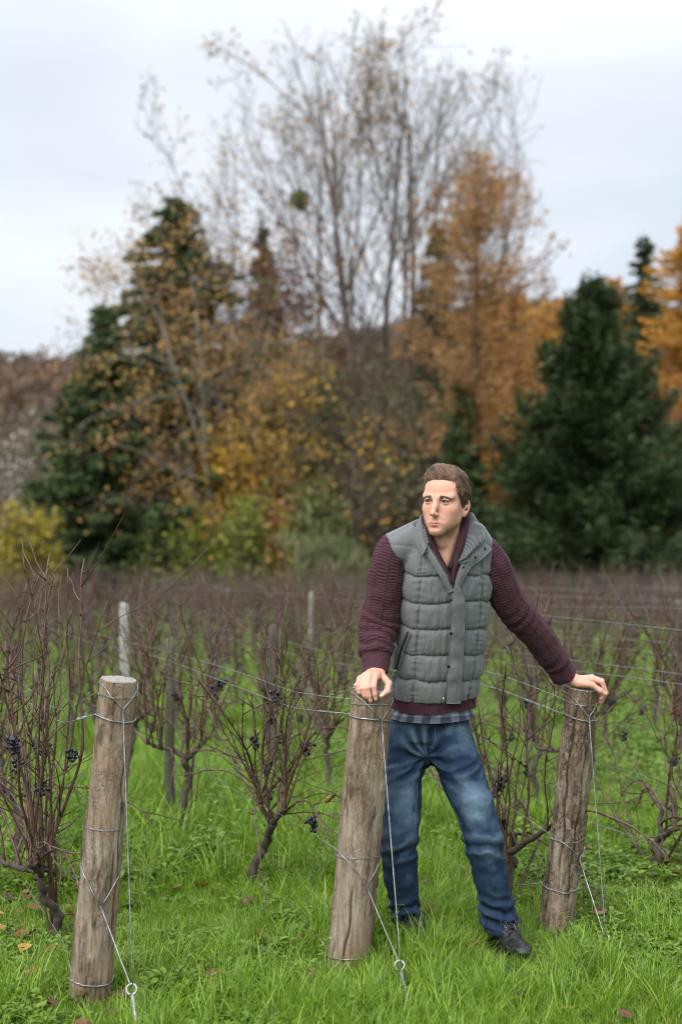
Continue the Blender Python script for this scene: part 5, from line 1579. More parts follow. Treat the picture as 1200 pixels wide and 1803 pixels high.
        for f in ('index', 'middle', 'ring', 'pinky'):
            J = Hd[f]
            for i in range(3):
                B.cone(at(*J[i][:3]), at(*J[i + 1][:3]), J[i][3], J[i + 1][3], 0.0022 if i else 0.004)
            B.ell(at(*J[1][:3]), (J[1][3] * 1.07,) * 3, None, 0.002)
        J = Hd['thumb']
        B.cone(wr + lat * 0.008, at(*J[0][:3]), 0.017, J[0][3], 0.012)
        for i in range(3):
            B.cone(at(*J[i][:3]), at(*J[i + 1][:3]), J[i][3], J[i + 1][3], 0.005)
        # tendons over the back of the hand
        for j, k in enumerate(K[:3]):
            B.cone(wr + lat * (0.008 - 0.006 * j) + nrm * 0.011, k + nrm * 0.0085, 0.0022, 0.0026, 0.007)
    V, Q = B.mesh()
    fine = ((V[:, 2] > 1.44) | ((V[:, 2] > 0.89) & (V[:, 2] < 1.06)))
    V2 = smooth_mesh(V, Q, 3, 0.4); V = np.where(fine[:, None], V2, V)
    # ---- skin colour
    D = V - HC; l = np.stack([D @ HX, D @ HY, D @ HZ], 1)
    g = lambda c, r: np.exp(-np.sum(((l - np.array(c)) / np.array(r)) ** 2, axis=1))
    tint = np.tile(np.array([0.560, 0.308, 0.220]), (len(V), 1))
    def mixin(wt, c): 
        nonlocal tint
        wt = np.clip(wt, 0, 1)[:, None]; tint = tint * (1 - wt) + np.array(c) * wt
    head = V[:, 2] > 1.44
    for s in (-1, 1):
        mixin(0.42 * g((s * 0.046, -0.07, -0.032), (0.022, 0.04, 0.018)), (0.56, 0.26, 0.19))
        mixin(0.85 * g((s * 0.08, 0.014, -0.005), (0.012, 0.03, 0.035)), (0.60, 0.27, 0.20))
        mixin(0.45 * g((s * 0.031, -0.085, -0.012), (0.016, 0.02, 0.006)), (0.42, 0.23, 0.18))  # eye-socket shade painted into the skin: under eye, lid fold, inner corner
        mixin(0.40 * g((s * 0.031, -0.085, 0.006), (0.017, 0.02, 0.005)), (0.36, 0.19, 0.14))
        mixin(0.35 * g((s * 0.016, -0.088, 0.004), (0.008, 0.02, 0.009)), (0.38, 0.2, 0.15))
    mixin(0.40 * g((0, -0.112, -0.044), (0.014, 0.02, 0.012)), (0.60, 0.29, 0.22))
    # beard shadow: jaw, chin, upper lip
    jl = np.clip((-0.055 - 0.55 * (l[:, 1] + 0.06) * (l[:, 1] > -0.06) * 0 - l[:, 2]) / 0.03, 0, 1) * np.clip((0.012 - l[:, 1]) / 0.02, 0, 1) * np.clip((l[:, 2] + 0.137) / 0.015, 0, 1)
    side = np.clip((np.abs(l[:, 0]) - 0.05) / 0.012, 0, 1) * np.clip((0.0 - l[:, 2]) / 0.03, 0, 1) * np.clip((l[:, 1] + 0.045) / 0.02, 0, 1) * np.clip((0.004 - l[:, 1]) / 0.01, 0, 1)
    mous = g((0, -0.098, -0.0645), (0.026, 0.02, 0.0065))
    nn = 0.75 + 0.35 * vnoise(V * 420, 3)
    mixin(head * np.clip(np.maximum(np.maximum(jl * 0.74, mous * 0.68), side * 0.5), 0, 1) * nn, (0.245, 0.140, 0.090))
    bl = fbm(V * 90, 3, 6); mixin(np.clip(0.10 + 0.22 * bl, 0, .4), (0.52, 0.235, 0.165)); bl2 = fbm(V * 300, 2, 9); tint *= (1 + 0.07 * bl2)[:, None]
    lipm = np.maximum(g((0, -0.094, -0.0745), (0.0215, 0.02, 0.0042)), g((0, -0.094, -0.0845), (0.0185, 0.02, 0.0056)))
    mixin(np.clip(1.6 * lipm - 0.25, 0, 0.9), (0.45, 0.165, 0.150))
    mixin(np.clip(g((0, -0.095, -0.0785), (0.026, 0.02, 0.0020)), 0, 0.9), (0.20, 0.07, 0.06))  # shade in the parting of the lips, put into the colour
    # hands: pinker, redder knuckles
    hm = (V[:, 2] > 0.88) & (V[:, 2] < 1.07)
    mixin(hm * 0.45, (0.58, 0.31, 0.235))
    for Hd in (HAND_R, HAND_L):
        for f in ('index', 'middle', 'ring', 'pinky', 'thumb'):
            for i, a in ((1, .55), (2, .4), (3, .6)):
                p = at(*Hd[f][i][:3]); mixin(a * np.exp(-np.sum((V - p) ** 2, 1) / 0.011 ** 2), (0.60, 0.27, 0.22))
            a_, b_ = at(*Hd[f][2][:3]), at(*Hd[f][3][:3])
    for Hd, nv in ((HAND_R, (0.0, -0.95, 0.3)), (HAND_L, (0.75, -0.45, 0.45))):
        for f in ('index', 'middle', 'ring', 'pinky', 'thumb'):
            p = at(*Hd[f][3][:3]); q = at(*Hd[f][2][:3]); r_ = Hd[f][3][3]
            c = p * .85 + q * .15 + np.array(nv) * r_ * .9
            mixin(0.8 * np.clip(1.6 - np.sum(((V - c) / 0.0050) ** 2, 1), 0, 1), (0.66, 0.43, 0.36))
    me = make_mesh('body', V, Q, True, {'tint': np.hstack([tint, np.ones((len(V), 1))])})
    return me

LEG_R = [(714, 1300, 5.205, .088), (710, 1345, 5.195, .081), (705, 1410, 5.165, .076), (702, 1478, 5.125, .069), (705, 1545, 5.15, .063), (713, 1600, 5.175, .0545), (716, 1624, 5.18, .054)]
LEG_L = [(790, 1300, 5.185, .088), (806, 1345, 5.165, .083), (830, 1410, 5.125, .0765), (851, 1478, 5.095, .0675), (863, 1545, 5.11, .0625), (875, 1605, 5.13, .0625), (880, 1630, 5.132, .066)]
LEGS = [[(at(a, b, d), r) for a, b, d, r in LL] for LL in (LEG_R, LEG_L)]
body = wear('body', build_body(), MM['skin'])

# ---- eyes
for s in (-1, 1):
    ec = hw(s * 0.0312, -0.0715, -0.0015)
    gaze = -HY * 0.93 - HX * 0.30 + HZ * 0.06; gaze /= np.linalg.norm(gaze)
    a = np.cross(gaze, [0, 0, 1.0]); a /= np.linalg.norm(a); b = np.cross(a, gaze)
    th = np.linspace(0, np.pi * 0.6, 22); ph = np.linspace(0, 2 * np.pi, 25)[:-1]
    T_, P_ = np.meshgrid(th, ph, indexing='ij')
    V = ec + 0.0125 * (np.cos(T_)[..., None] * gaze + np.sin(T_)[..., None] * (np.cos(P_)[..., None] * a + np.sin(P_)[..., None] * b))
    i = np.arange(21)[:, None] * 24; j = np.arange(24)[None]
    Q = np.stack([i + j, i + 24 + j, i + 24 + (j + 1) % 24, i + (j + 1) % 24], -1).reshape(-1, 4)
    wear('eye', make_mesh('eye', V.reshape(-1, 3), Q, True, {'iris': np.clip(np.sin(T_) * 0.0125 / 0.0062, 0, 1).ravel()}), MM['eye'])

# ---- eyebrows: many short hairs
for s in (-1, 1):
    tb = Tubes()
    for k in range(230):
        u = rng.random(); x = 0.0120 + 0.036 * u
        z = 0.0090 + 0.0026 * np.sin(np.pi * min(u * 0.75 + 0.10, 1)) - 0.0005 * u + rng.normal() * 0.0024 * (1.1 - 0.7 * u)
        y = -0.0915 + 0.013 * u ** 2 + 0.002
        p = hw(s * x, y, z); d = HX * s * (0.5 + 0.5 * u) + HZ * (0.65 - 0.9 * u) + HY * (-0.35 + 0.5 * u)
        d /= np.linalg.norm(d)
        tb.add(np.stack([p, p + d * 0.0035, p + d * 0.007 + HY * 0.001 + HX * s * .001]), [0.0008, 0.0007, 0.0003], 3, False)
    wear('eyebrow', tb.mesh('eyebrow'), MM['brow'])

for s in (-1, 1):
    ec = (s * 0.0312, -0.0715, -0.0015); tb = Tubes(); pts = []
    for x in np.linspace(-0.0132, 0.0132, 15):
        xx = (x - s * 0.0005) / 0.0142; z = 0.0038 * (1 - xx * xx) + 0.0006 * s * xx
        y = -math.sqrt(max(0.0141 ** 2 - x * x - z * z, 1e-7)); pts.append(hw(ec[0] + x, ec[1] + y - 0.0002, ec[2] + z))
    tb.add(np.array(pts), 0.00075 + 0.0002 * np.sin(np.linspace(0, np.pi, 15)), 5)
    wear('eyelash', tb.mesh('eyelash'), MM['brow'])

# ---- hair
def build_hair():
    tb = Tubes(); vals = []
    cS = np.array([0, 0.014, 0.026]); rS = np.array([0.0755, 0.0965, 0.0835])
    g = np.random.default_rng(5)
    # scalp cap under the strands
    nu, nv = 96, 48
    uu = np.linspace(0, 2 * np.pi, nu + 1)[:-1]; vv = np.linspace(0, 1, nv)
    def line(az):            # lowest elevation of the hair at azimuth az (0 = face front, + towards his left)
        A = np.array([0, 25, 36, 46, 58, 70, 79, 86, 96, 106, 125, 150, 180]); Z = np.array([.063, .063, .060, .048, .024, .000, -.018, -.022, .010, .008, -.03, -.058, -.066])
        return np.interp(np.degrees(np.abs((az + np.pi) % (2 * np.pi) - np.pi)), A, Z)
    # cap
    V = []
    for v in vv:
        zl = line(uu) - 0.004
        el0 = np.arcsin(np.clip((zl - cS[2]) / rS[2], -0.98, 0.98)); el = el0 + (np.pi / 2 - el0) * v
        lift = 0.0022 + 0.0015 * np.clip(v * 4, 0, 1) + 0 * el
        d = np.stack([np.cos(el) * np.sin(uu), -np.cos(el) * np.cos(uu), np.sin(el)], -1)
        V.append(cS + d * (rS + lift[:, None]))
    V = np.vstack(V); W = HC + V[:, :1] * HX + V[:, 1:2] * HY + V[:, 2:] * HZ
    i = np.arange(nv - 1)[:, None] * nu; j = np.arange(nu)[None]
    Q = np.stack([i + j, i + (j + 1) % nu, i + nu + (j + 1) % nu, i + nu + j], -1).reshape(-1, 4)
    tb.raw(W, Q); vals.append(np.full(len(W), .1))
    n = 0
    while n < 9500:
        az = g.uniform(-np.pi, np.pi); zl = line(np.array([az]))[0]
        el0 = np.arcsin(np.clip((zl - cS[2]) / rS[2], -0.98, 0.98))
        sel = g.uniform(np.sin(el0), 1); el = np.arcsin(sel)
        d = np.array([np.cos(el) * np.sin(az), -np.cos(el) * np.cos(az), np.sin(el)])
        p = cS + d * rS
        top = np.clip((p[2] - 0.062) / 0.022, 0, 1)
        if abs(p[0]) < 0.047: top = max(top, np.clip((-p[1] - 0.030) / 0.02, 0, 1))
        # the parting on his left: hair right of it is combed down the side
        top *= 1 - 0.8 * np.clip((p[0] - 0.044 + g.normal() * 0.006) / 0.01, 0, 1)
        front = np.clip((-p[1] - 0.01) / 0.06, 0, 1)
        Lh = (0.022 + 0.034 * top + 0.016 * top * front) * g.uniform(0.8, 1.15)
        nrm = d / rS; nrm /= np.linalg.norm(nrm)
        side = np.array([0, 0.35, -1.0]) + 0.25 * g.normal(size=3) * 0.3
        ov = np.array([-0.95, 0.55 - 0.10 * front, 0.30 + 0.25 * front])
        fl = side * (1 - top) + ov * top
        pts = [p - nrm * 0.002]
        dr = nrm * (0.40 + 0.75 * top * (0.35 + 0.65 * front)) + fl * 0.6 + np.array([0, 0, 1.5]) * top * front + g.normal(size=3) * 0.07
        q = p.copy(); m = 6
        clump = np.array([vnoise(np.array([p * 55]), s)[0] for s in (1, 2, 3)]) * 0.45
        for k in range(m):
            dr = dr + fl * 0.30 + clump * 0.25
            # hug the head
            e = (q - cS) / rS; rr = np.linalg.norm(e)
            nn = e / rS; nn /= np.linalg.norm(nn)
            lim = 1.055 + 0.23 * top * (0.45 + 0.55 * front) * (1 + 0.35 * vnoise(np.array([p * 75]), 9)[0])
            if rr > lim: dr = dr - nn * max(dr.dot(nn), 0) * 0.85 - nn * 0.1
            if rr < 1.03: dr = dr + nn * 0.5
            if top > .3 and front > .3 and q[2] < p[2] + 0.010 * (k + 1) / 2 * top: dr = dr + np.array([0, 0.1, 0.8])
            dr /= np.linalg.norm(dr)
            q = q + dr * Lh / m
            pts.append(q.copy())
        pts = np.array(pts)
        Wp = HC + pts[:, :1] * HX + pts[:, 1:2] * HY + pts[:, 2:] * HZ
        tb.add(Wp, np.linspace(0.00075, 0.00025, len(pts)), 3, False)
        vals.append(np.full(len(pts) * 3, 0.5 + 0.75 * fbm(np.array([p * 95]), 2, 4)[0]))
        n += 1
    for _ in range(130):      # loose strands along the outline
        az = g.uniform(-np.pi, np.pi); el = g.uniform(.55, 1.45)
        d = np.array([np.cos(el) * np.sin(az), -np.cos(el) * np.cos(az), np.sin(el)])
        p = cS + d * rS * 1.08; v = np.array([-0.9, .25, .35]) + d * .7 + g.normal(size=3) * .25; v /= np.linalg.norm(v); Lh = g.uniform(.02, .042)
        pts = np.array([p + v * Lh * t + np.array([-.3, 0, -.5]) * Lh * t * t for t in np.linspace(0, 1, 5)])
        tb.add(HC + pts[:, :1] * HX + pts[:, 1:2] * HY + pts[:, 2:] * HZ, np.linspace(0.0006, 0.0002, 5), 3, False); vals.append(np.full(15, .6))
    return make_mesh('hair', np.vstack(tb.V), [np.vstack(tb.Q)], True, {'streak': np.clip(np.concatenate(vals), 0, 1)})
wear('hair', build_hair(), MM['hair'], label='short brown hair combed up and over from a side parting')

# ---- grid strip helper: rows of points -> solid sheet
def sheet(name, G, thick=0.004, attrs=None, closed=False):
    """G: (nu, nv, 3) outer surface; gets a back face thick metres behind it along its normals."""
    nu, nv = G.shape[:2]
    V = G.reshape(-1, 3)
    i, j = np.meshgrid(np.arange(nu if closed else nu - 1), np.arange(nv - 1), indexing='ij')
    i2 = (i + 1) % nu
    Q = np.stack([i * nv + j, i2 * nv + j, i2 * nv + j + 1, i * nv + j + 1], -1).reshape(-1, 4)
    Nn = normals(V, Q); n = len(V)
    B = V - Nn * thick
    F = [Q, Q[:, ::-1] + n]
    def rim(e): 
        e = np.asarray(e); return np.stack([e[:-1], e[:-1] + n, e[1:] + n, e[1:]], -1)
    r0 = np.arange(nu) * nv; r1 = r0 + nv - 1
    if closed: r0 = np.append(r0, r0[0]); r1 = np.append(r1, r1[0])
    F += [rim(r0)[:, ::-1], rim(r1)]
    if not closed:
        F += [rim(np.arange(nv)), rim((nu - 1) * nv + np.arange(nv))[:, ::-1]]
    A = None
    if attrs: A = {k: np.concatenate([a.ravel(), a.ravel()]) for k, a in attrs.items()}
    return make_mesh(name, np.vstack([V, B]), F, True, A)

# ---- sleeves: knitted tubes with real ribs
def build_sleeve(A, sgn, seed):
    n, m = 520, 144
    P = catmull(A[:, :3], n); r = catmull(A[:, 3:4], n)[:, 0]
    s = np.concatenate([[0], np.cumsum(np.linalg.norm(np.diff(P, axis=0), axis=1))])
    T, U, W = frames(P)
    th = np.arange(m) * 2 * np.pi / m
    Lt = s[-1]; cuff = np.clip((s - (Lt - 0.072)) / 0.006, 0, 1)[:, None]
    S = s[:, None] + 0 * th[None]; TH = th[None] + 0 * s[:, None]
    uv = np.stack([S * 20, np.cos(TH) * 1.3, np.sin(TH) * 1.3], -1)
    fold = fbm(uv * 1.0, 3, seed)
    nsec = 9
    sec = TH * nsec / (2 * np.pi) + 0.25 * sgn
    fr = sec - np.floor(sec)
    ridge = np.exp(-((np.minimum(fr, 1 - fr)) / 0.055) ** 2)
    ph = S / 0.0096 + 0.5 * (np.floor(sec) % 2) + 0.25 * fold
    bars = np.sin(2 * np.pi * ph); bars = np.sign(bars) * np.abs(bars) ** 0.7
    knit = 0.0019 * bars * (1 - 0.85 * ridge) + 0.0034 * ridge
    rib = 0.0026 * np.cos(TH * 30)
    d = knit * (1 - cuff) + rib * cuff
    # soft cloth folds, stronger near the elbow and above the cuff
    el = np.exp(-((s - 0.33) / 0.07) ** 2)[:, None] + 0.8 * np.exp(-((s - (Lt - 0.095)) / 0.03) ** 2)[:, None]
    d = d - 0.0035 + 0.0042 * fold + el * 0.0030 * np.sin(2 * np.pi * S / 0.042 + 2.2 * np.sin(TH + seed) + fold * 1.5) * (1 - cuff)
    d = d + (-0.004 * cuff) + 0.005 * np.exp(-((s - (Lt - 0.078)) / 0.012) ** 2)[:, None]
    # cuff end rolls in
    endr = np.clip((s - (Lt - 0.006)) / 0.006, 0, 1)[:, None] ** 2 * 0.004
    G = P[:, None] + (r[:, None] + d - endr)[..., None] * (np.cos(TH)[..., None] * U[:, None] + np.sin(TH)[..., None] * W[:, None])
    return sheet('sleeve', G.transpose(1, 0, 2)[::-1], 0.005, None, True)
sleeve_r = wear('sleeve', build_sleeve(arm_r, 1, 3), MM['wool'])
sleeve_l = wear('sleeve', build_sleeve(arm_l, -1, 9), MM['wool'])

# ---- undershirt and sweater front inside the open vest
def v_cut(apex, lt, rt):
    (ax, az), (lx, lz), (rx, rz) = apex, lt, rt
    def f(X, Y, Z):
        xl = ax + (lx - ax) * (Z - az) / (lz - az); xr = ax + (rx - ax) * (Z - az) / (rz - az)
        cy = np.interp(Z, TK[:, 0], TK[:, 2])
        return np.maximum(np.maximum(np.maximum((xl - X) * .85, (X - xr) * .85), az - Z), Y - cy + 0.02) + 0 * X
    return f
def px2(px, py, d=4.955): p = at(px, py, d); return (p[0], p[2])

def build_shirt_under():
    B = Field(np.arange(0.22, 0.52, 0.004), np.arange(4.88, 5.2, 0.004), np.arange(1.25, 1.56, 0.004))
    def f(X, Y, Z): return np.maximum(torso_f(X, Y, Z, -0.037), np.maximum(Z - 1.500, 1.26 - Z))
    B.put(f, (0.2, 4.8, 1.2), (0.56, 5.3, 1.6), 0.004)
    B.put(v_cut(px2(790, 974), px2(771, 930), px2(808, 932)), (0.25, 4.8, 1.38), (0.5, 5.1, 1.6), 0.004, 'sub')
    V, Q = B.mesh(); return make_mesh('undershirt', V, Q)
wear('undershirt', build_shirt_under(), MM['navy'])

def build_sweater():
    B = Field(np.arange(0.18, 0.56, 0.0032), np.arange(4.86, 5.3, 0.0036), np.arange(0.90, 1.56, 0.0036))
    def f(X, Y, Z): return np.maximum(torso_f(X, Y, Z, -0.024), np.maximum(Z - 1.515, 0.91 - Z))
    B.put(f, (0.1, 4.8, 0.8), (0.6, 5.4, 1.6), 0.004)
    B.put(v_cut(px2(793, 1012), px2(752, 940), px2(832, 940)), (0.22, 4.8, 1.34), (0.5, 5.12, 1.6), 0.004, 'sub')
    V, Q = B.mesh()
    d = 0.0016 * np.sin(2 * np.pi * V[:, 2] / 0.0105)
    V = V + normals(V, Q) * d[:, None]
    return make_mesh('sweater', V, Q)
sweater = wear('sweater', build_sweater(), MM['wool'])

# ---- quilted vest
SEAM_Z0, SEAM_DZ = 1.268, 0.0945
SEAM_PHI = np.radians([-168, -128, -88, -47, 36, 78, 118, 158])
def build_vest():
    h = 0.0030
    B = Field(np.arange(0.135, 0.585, h), np.arange(4.88, 5.36, h), np.arange(0.875, 1.58, h))
    def f(X, Y, Z):
        bot = 0.917 - 0.02 * np.clip((X - 0.3) / 0.2, -1, 1) * 0 + 0.012 * np.clip((Y - 5.15) / 0.1, -1, 1)
        return np.maximum(torso_f(X, Y, Z, -0.004), np.maximum(Z - 1.535, bot - Z))
    B.put(f, (0.1, 4.8, 0.86), (0.6, 5.4, 1.56), 0.008)
    # yoke over the shoulders
    nk = at(742, 938, 5.035); B.cone(nk, at(697, 965, 5.025), 0.050, 0.0605, 0.02)
    nk2 = at(832, 942, 5.055); B.cone(nk2, at(843, 969, 5.08), 0.050, 0.061, 0.02)
    # arm holes
    for A, out in ((arm_r, at(640, 1010, 5.0)), (arm_l, at(905, 1005, 5.13))):
        C = A[:6].copy()
        d0 = out - A[2, :3]; d0 /= np.linalg.norm(d0)
        for i in range(1, 5):
            B.cone(C[i, :3] + d0 * 0.014, C[i + 1, :3] + d0 * 0.014, C[i, 3] + 0.000, C[i + 1, 3] + 0.0, 0.006, 'sub')
            B.cone(C[i, :3] + d0 * 0.06, C[i + 1, :3] + d0 * 0.06, C[i, 3] - 0.006, C[i + 1, 3], 0.006, 'sub')
    # neck hole and open V
    B.cone(at(786, 985, 5.045), at(786, 880, 5.03), 0.066, 0.075, 0.006, 'sub')
    B.put(v_cut(px2(795, 1047), px2(741, 948), px2(848, 945)), (0.20, 4.8, 1.28), (0.55, 5.1, 1.6), 0.004, 'sub')
    V, Q = B.mesh()
    V = smooth_mesh(V, Q, 5, 0.5)
    Nn = normals(V, Q)
    cx, cy, rx, ry = torso_at(V[:, 2])
    dx, dy = V[:, 0] - cx, V[:, 1] - cy
    u = (dx * TAX[0] + dy * TAX[1]) / rx; v = (dx * TAY[0] + dy * TAY[1]) / ry
    phi = np.arctan2(u, -v)
    warp = 0.006 * fbm(np.stack([phi * 2.2, V[:, 2] * 7, 0 * phi], 1), 2, 4)
    zz = (V[:, 2] + warp - 0.035 * np.clip(np.abs(phi) - 1.0, 0, 1) - SEAM_Z0) / SEAM_DZ
    dh = np.abs(zz - np.round(zz)) * SEAM_DZ
    hrow = np.floor(zz)
    dv = np.full(len(V), 1.0)
    for p in SEAM_PHI:
        a = np.abs((phi + 0.05 * warp / 0.006 * 0.4 - p + np.pi) % (2 * np.pi) - np.pi) * 0.15
        dv = np.minimum(dv, a)
    up = np.clip((1.44 - V[:, 2]) / 0.05, 0, 1) * 0.75 + 0.25
    puff_h = 1 - np.exp(-dh / 0.010); puff_v = 1 - np.exp(-dv / 0.009)
    rough_ = np.stack([phi * 9, V[:, 2] * 16, hrow * 3.7], 1)
    w1 = fbm(rough_, 3, 8)
    crease = np.exp(-dh / 0.018) * np.sin(phi * 46 + 5 * vnoise(np.stack([phi * 5, hrow, 0 * phi], 1), 2)) * 0.0022
    creasev = np.exp(-dv / 0.016) * np.sin(V[:, 2] * 260 + 6 * vnoise(np.stack([V[:, 2] * 20, phi, 0 * phi], 1), 2)) * 0.0013
    d = 0.0120 * puff_h * (0.25 + 0.75 * puff_v) + 0.0034 * w1 * puff_h + crease + creasev - 0.003 - 0.0042 * np.exp(-(dv / 0.0045) ** 2) - 0.0020 * np.exp(-(dh / 0.0035) ** 2)
    facing = np.clip(1.2 - 1.2 * np.abs(Nn[:, 2]) ** 3, 0.1, 1)
    V = V + Nn * (d * up * facing)[:, None]
    return make_mesh('vest', V, Q)
vest = wear('vest', build_vest(), MM['vest'], label='grey wool-look quilted vest, open at the neck')

# button flap down the front
def surf_strip(left, right, off, n=90, m=10, wob=0.0015, seed=0, puff=0.004):
    """left/right: lists of (px, py) edges lying on the torso, offset by off (scalar or pair)."""
    Lp = catmull(np.array(left, float), n); Rp = catmull(np.array(right, float), n)
    offs = np.linspace(*(off if isinstance(off, tuple) else (off, off)), n)
    G = np.zeros((n, m, 3))
    for i in range(n):
        for j in range(m):
            t = j / (m - 1); q = Lp[i] * (1 - t) + Rp[i] * t
            p = torso_front(q[0], q[1], offs[i] + puff * np.sin(np.pi * t))
            G[i, j] = p
    k = fbm(G * 30, 2, seed)
    G[..., 1] -= wob * k
    # smooth the ray-marched steps
    for _ in range(2):
        G[1:-1] = 0.25 * G[:-2] + 0.5 * G[1:-1] + 0.25 * G[2:]
    return G
G = surf_strip([(797, 1038), (793, 1056), (793, 1104), (790, 1150), (786, 1195), (785, 1238)], [(806, 1030), (816, 1056), (816, 1104), (814, 1150), (811, 1195), (809, 1238)], (0.011, 0.012), 110, 9, 0.004, 3)
flap = wear('button_flap', sheet('button_flap', G[:, ::-1], 0.005), MM['vest'], vest)
# folded-back lapel with snaps, and the zip edge on the other side
G = surf_strip([(794, 1052), (806, 1004), (822, 976), (846, 946)], [(798, 1056), (826, 1003), (848, 984), (868, 965)], (0.012, 0.026), 50, 9, 0.002, 6)
wear('lapel', sheet('lapel', G[:, ::-1], 0.005), MM['vest'], vest)
G = surf_strip([(737, 946), (748, 972), (770, 1006), (790, 1042)], [(745, 941), (759, 968), (780, 1002), (797, 1040)], (0.012, 0.010), 50, 8, 0.001, 6)
wear('front_edge', sheet('front_edge', G[:, ::-1], 0.006), MM['vest'], vest)
tb = Tubes(); 
tb.add(catmull([torso_front(746, 945, .018), torso_front(760, 970, .018), torso_front(781, 1004, .018), torso_front(798, 1044, .017)], 40), 0.0022, 6)
wear('zip', tb.mesh('zip'), MM['tape'], vest)

def snap(px, py, off, r=0.0055):
    p = torso_front(px, py, off); e = 0.004
    tx = torso_front(px + 2, py, off) - torso_front(px - 2, py, off); tz = torso_front(px, py - 2, off) - torso_front(px, py + 2, off)
    n = np.cross(tx, tz); n /= np.linalg.norm(n)
    if n[1] > 0: n = -n
    t = Tubes(); t.add(np.stack([p - n * .002, p + n * .0018, p + n * .003]), [r, r, r * .6], 14)
    return t.mesh('snap_button')
for a, b, o in ((794, 1056, .016), (793.5, 1115, .017), (789, 1173, .017), (853, 966, .027), (836, 981, .024), (815, 999, .020), (745, 958, .017)):
    wear('snap_button', snap(a, b, o, 0.0056 if b > 1020 else 0.0048), MM['snap'], vest)

# collar of the vest: stands up round the neck, ribbed inside
def collar(name, a0, a1, bot, top, zb, zt, cen, cen_t, n=120, m=16, rib=0.0, ribn=90, thick=0.006, wob=0.002, curl=0.0):
    a = np.linspace(R(a0), R(a1), n)     # angle from the front, growing to the right of the picture, through the back
    t = np.linspace(0, 1, m)
    A, T_ = np.meshgrid(a, t, indexing='ij')
    fa = np.abs(((np.degrees(A) + 180) % 360) - 180) / 180     # 0 front, 1 back
    rb = [np.interp(fa, [0, .5, 1], b) for b in bot]; rt = [np.interp(fa, [0, .5, 1], b) for b in top]
    z0 = np.interp(fa, [0, .28, .5, 1], zb); z1 = np.interp(fa, [0, .28, .5, 1], zt)
    rx = rb[0] * (1 - T_) + rt[0] * T_ + curl * np.sin(np.pi * T_); ry = rb[1] * (1 - T_) + rt[1] * T_ + curl * np.sin(np.pi * T_)
    d = rib * np.cos(A * ribn / 2) + wob * fbm(np.stack([A * 3, T_ * 2, 0 * A], -1), 2, 5)
    C = np.array(cen)[None, None] * (1 - T_[..., None]) + np.array(cen_t)[None, None] * T_[..., None]
    x = (rx + d) * np.sin(A); y = -(ry + d) * np.cos(A)
    G = np.stack([C[..., 0] + x, C[..., 1] + y, z0 * (1 - T_) + z1 * T_], -1)
    return sheet(name, G, thick)
cv = (0.369, 5.035)
wear('collar', collar('collar', 100, 262, ((.098, .104, .098), (.088, .09, .088)), ((.100, .086, .084), (.082, .080, .078)), (1.452, 1.475, 1.492, 1.510), (1.515, 1.545, 1.572, 1.598), cv, (0.366, 5.022), 140, 18, 0, 90, 0.011, 0.004, 0.006), MM['vest'], vest)
# shawl collar of the sweater
def shawl(pts_in, pts_out, n=60, m=14, seed=1):
    I = catmull(np.array(pts_in), n); O = catmull(np.array(pts_out), n)
    t = np.linspace(0, 1, m)[None, :, None]
    G = I[:, None] * (1 - t) + O[:, None] * t
    Lr = np.concatenate([[0], np.cumsum(np.linalg.norm(np.diff(I, axis=0), axis=1))])
    tt = np.linspace(0, 1, m)[None]
    G[..., 1] -= 0.010 * np.sin(np.pi * tt) + 0.0018 * np.cos(2 * np.pi * (Lr[:, None]) / 0.0062)
    return G
a = lambda *q: at(*q)
def push(Gm, d):
    Gq = Gm.copy(); Gq[..., 1] += d; return Gq
Gl = shawl([a(746, 903, 5.02), a(750, 925, 4.965), a(763, 955, 4.935), a(778, 985, 4.930), a(791, 1012, 4.935)],
           [a(744, 915, 5.00), a(748, 942, 4.955), a(760, 985, 4.945), a(777, 1020, 4.945), a(794, 1045, 4.955)], 150, 12)
wear('sweater_collar', sheet('sweater_collar', Gl[:, ::-1], 0.006), MM['wool'], sweater)
Gr = shawl([a(816, 892, 5.07), a(813, 918, 5.00), a(806, 948, 4.955), a(802, 972, 4.945), a(794, 1012, 4.94)],
           [a(826, 898, 5.06), a(824, 925, 4.99), a(817, 960, 4.950), a(808, 990, 4.940), a(797, 1045, 4.955)], 150, 12)
wear('sweater_collar', sheet('sweater_collar', Gr, 0.006), MM['wool'], sweater)
# sides of the vest collar, folded outwards
Gv = shawl([a(823, 900, 5.09), a(822, 926, 5.015), a(816, 956, 4.963), a(805, 990, 4.935)], [a(832, 905, 5.09), a(845, 930, 5.03), a(849, 949, 4.965), a(822, 979, 4.922)], 190, 14)
wear('collar_lining', sheet('collar_lining', Gv, 0.003), MM['vest_rib'], vest)
Gv = shawl([a(821, 899, 5.09), a(820, 926, 5.018), a(814, 956, 4.966), a(803, 990, 4.938)], [a(833, 903, 5.09), a(847, 930, 5.03), a(852, 950, 4.965), a(823, 982, 4.922)], 60, 14)
wear('collar', sheet('collar', push(Gv, 0.006), 0.012), MM['vest'], vest)
Gv = shawl([a(749, 908, 5.05), a(750, 925, 4.975), a(757, 955, 4.940)], [a(743, 908, 5.05), a(744, 926, 4.972), a(749, 958, 4.932)], 190, 8)
wear('collar_lining', sheet('collar_lining', Gv[:, ::-1], 0.003), MM['vest_rib'], vest)
Gv = shawl([a(747, 914, 5.09), a(742, 905, 5.04), a(741, 913, 4.995), a(745, 934, 4.957), a(752, 960, 4.926)], [a(738, 920, 5.11), a(729, 929, 5.06), a(727, 940, 5.005), a(731, 955, 4.962), a(742, 978, 4.926)], 60, 14)
Gv[..., 1] -= 0.012 * np.sin(np.linspace(0, np.pi, 14))[None]
wear('collar', sheet('collar', Gv[:, ::-1], 0.012), MM['vest'], vest)
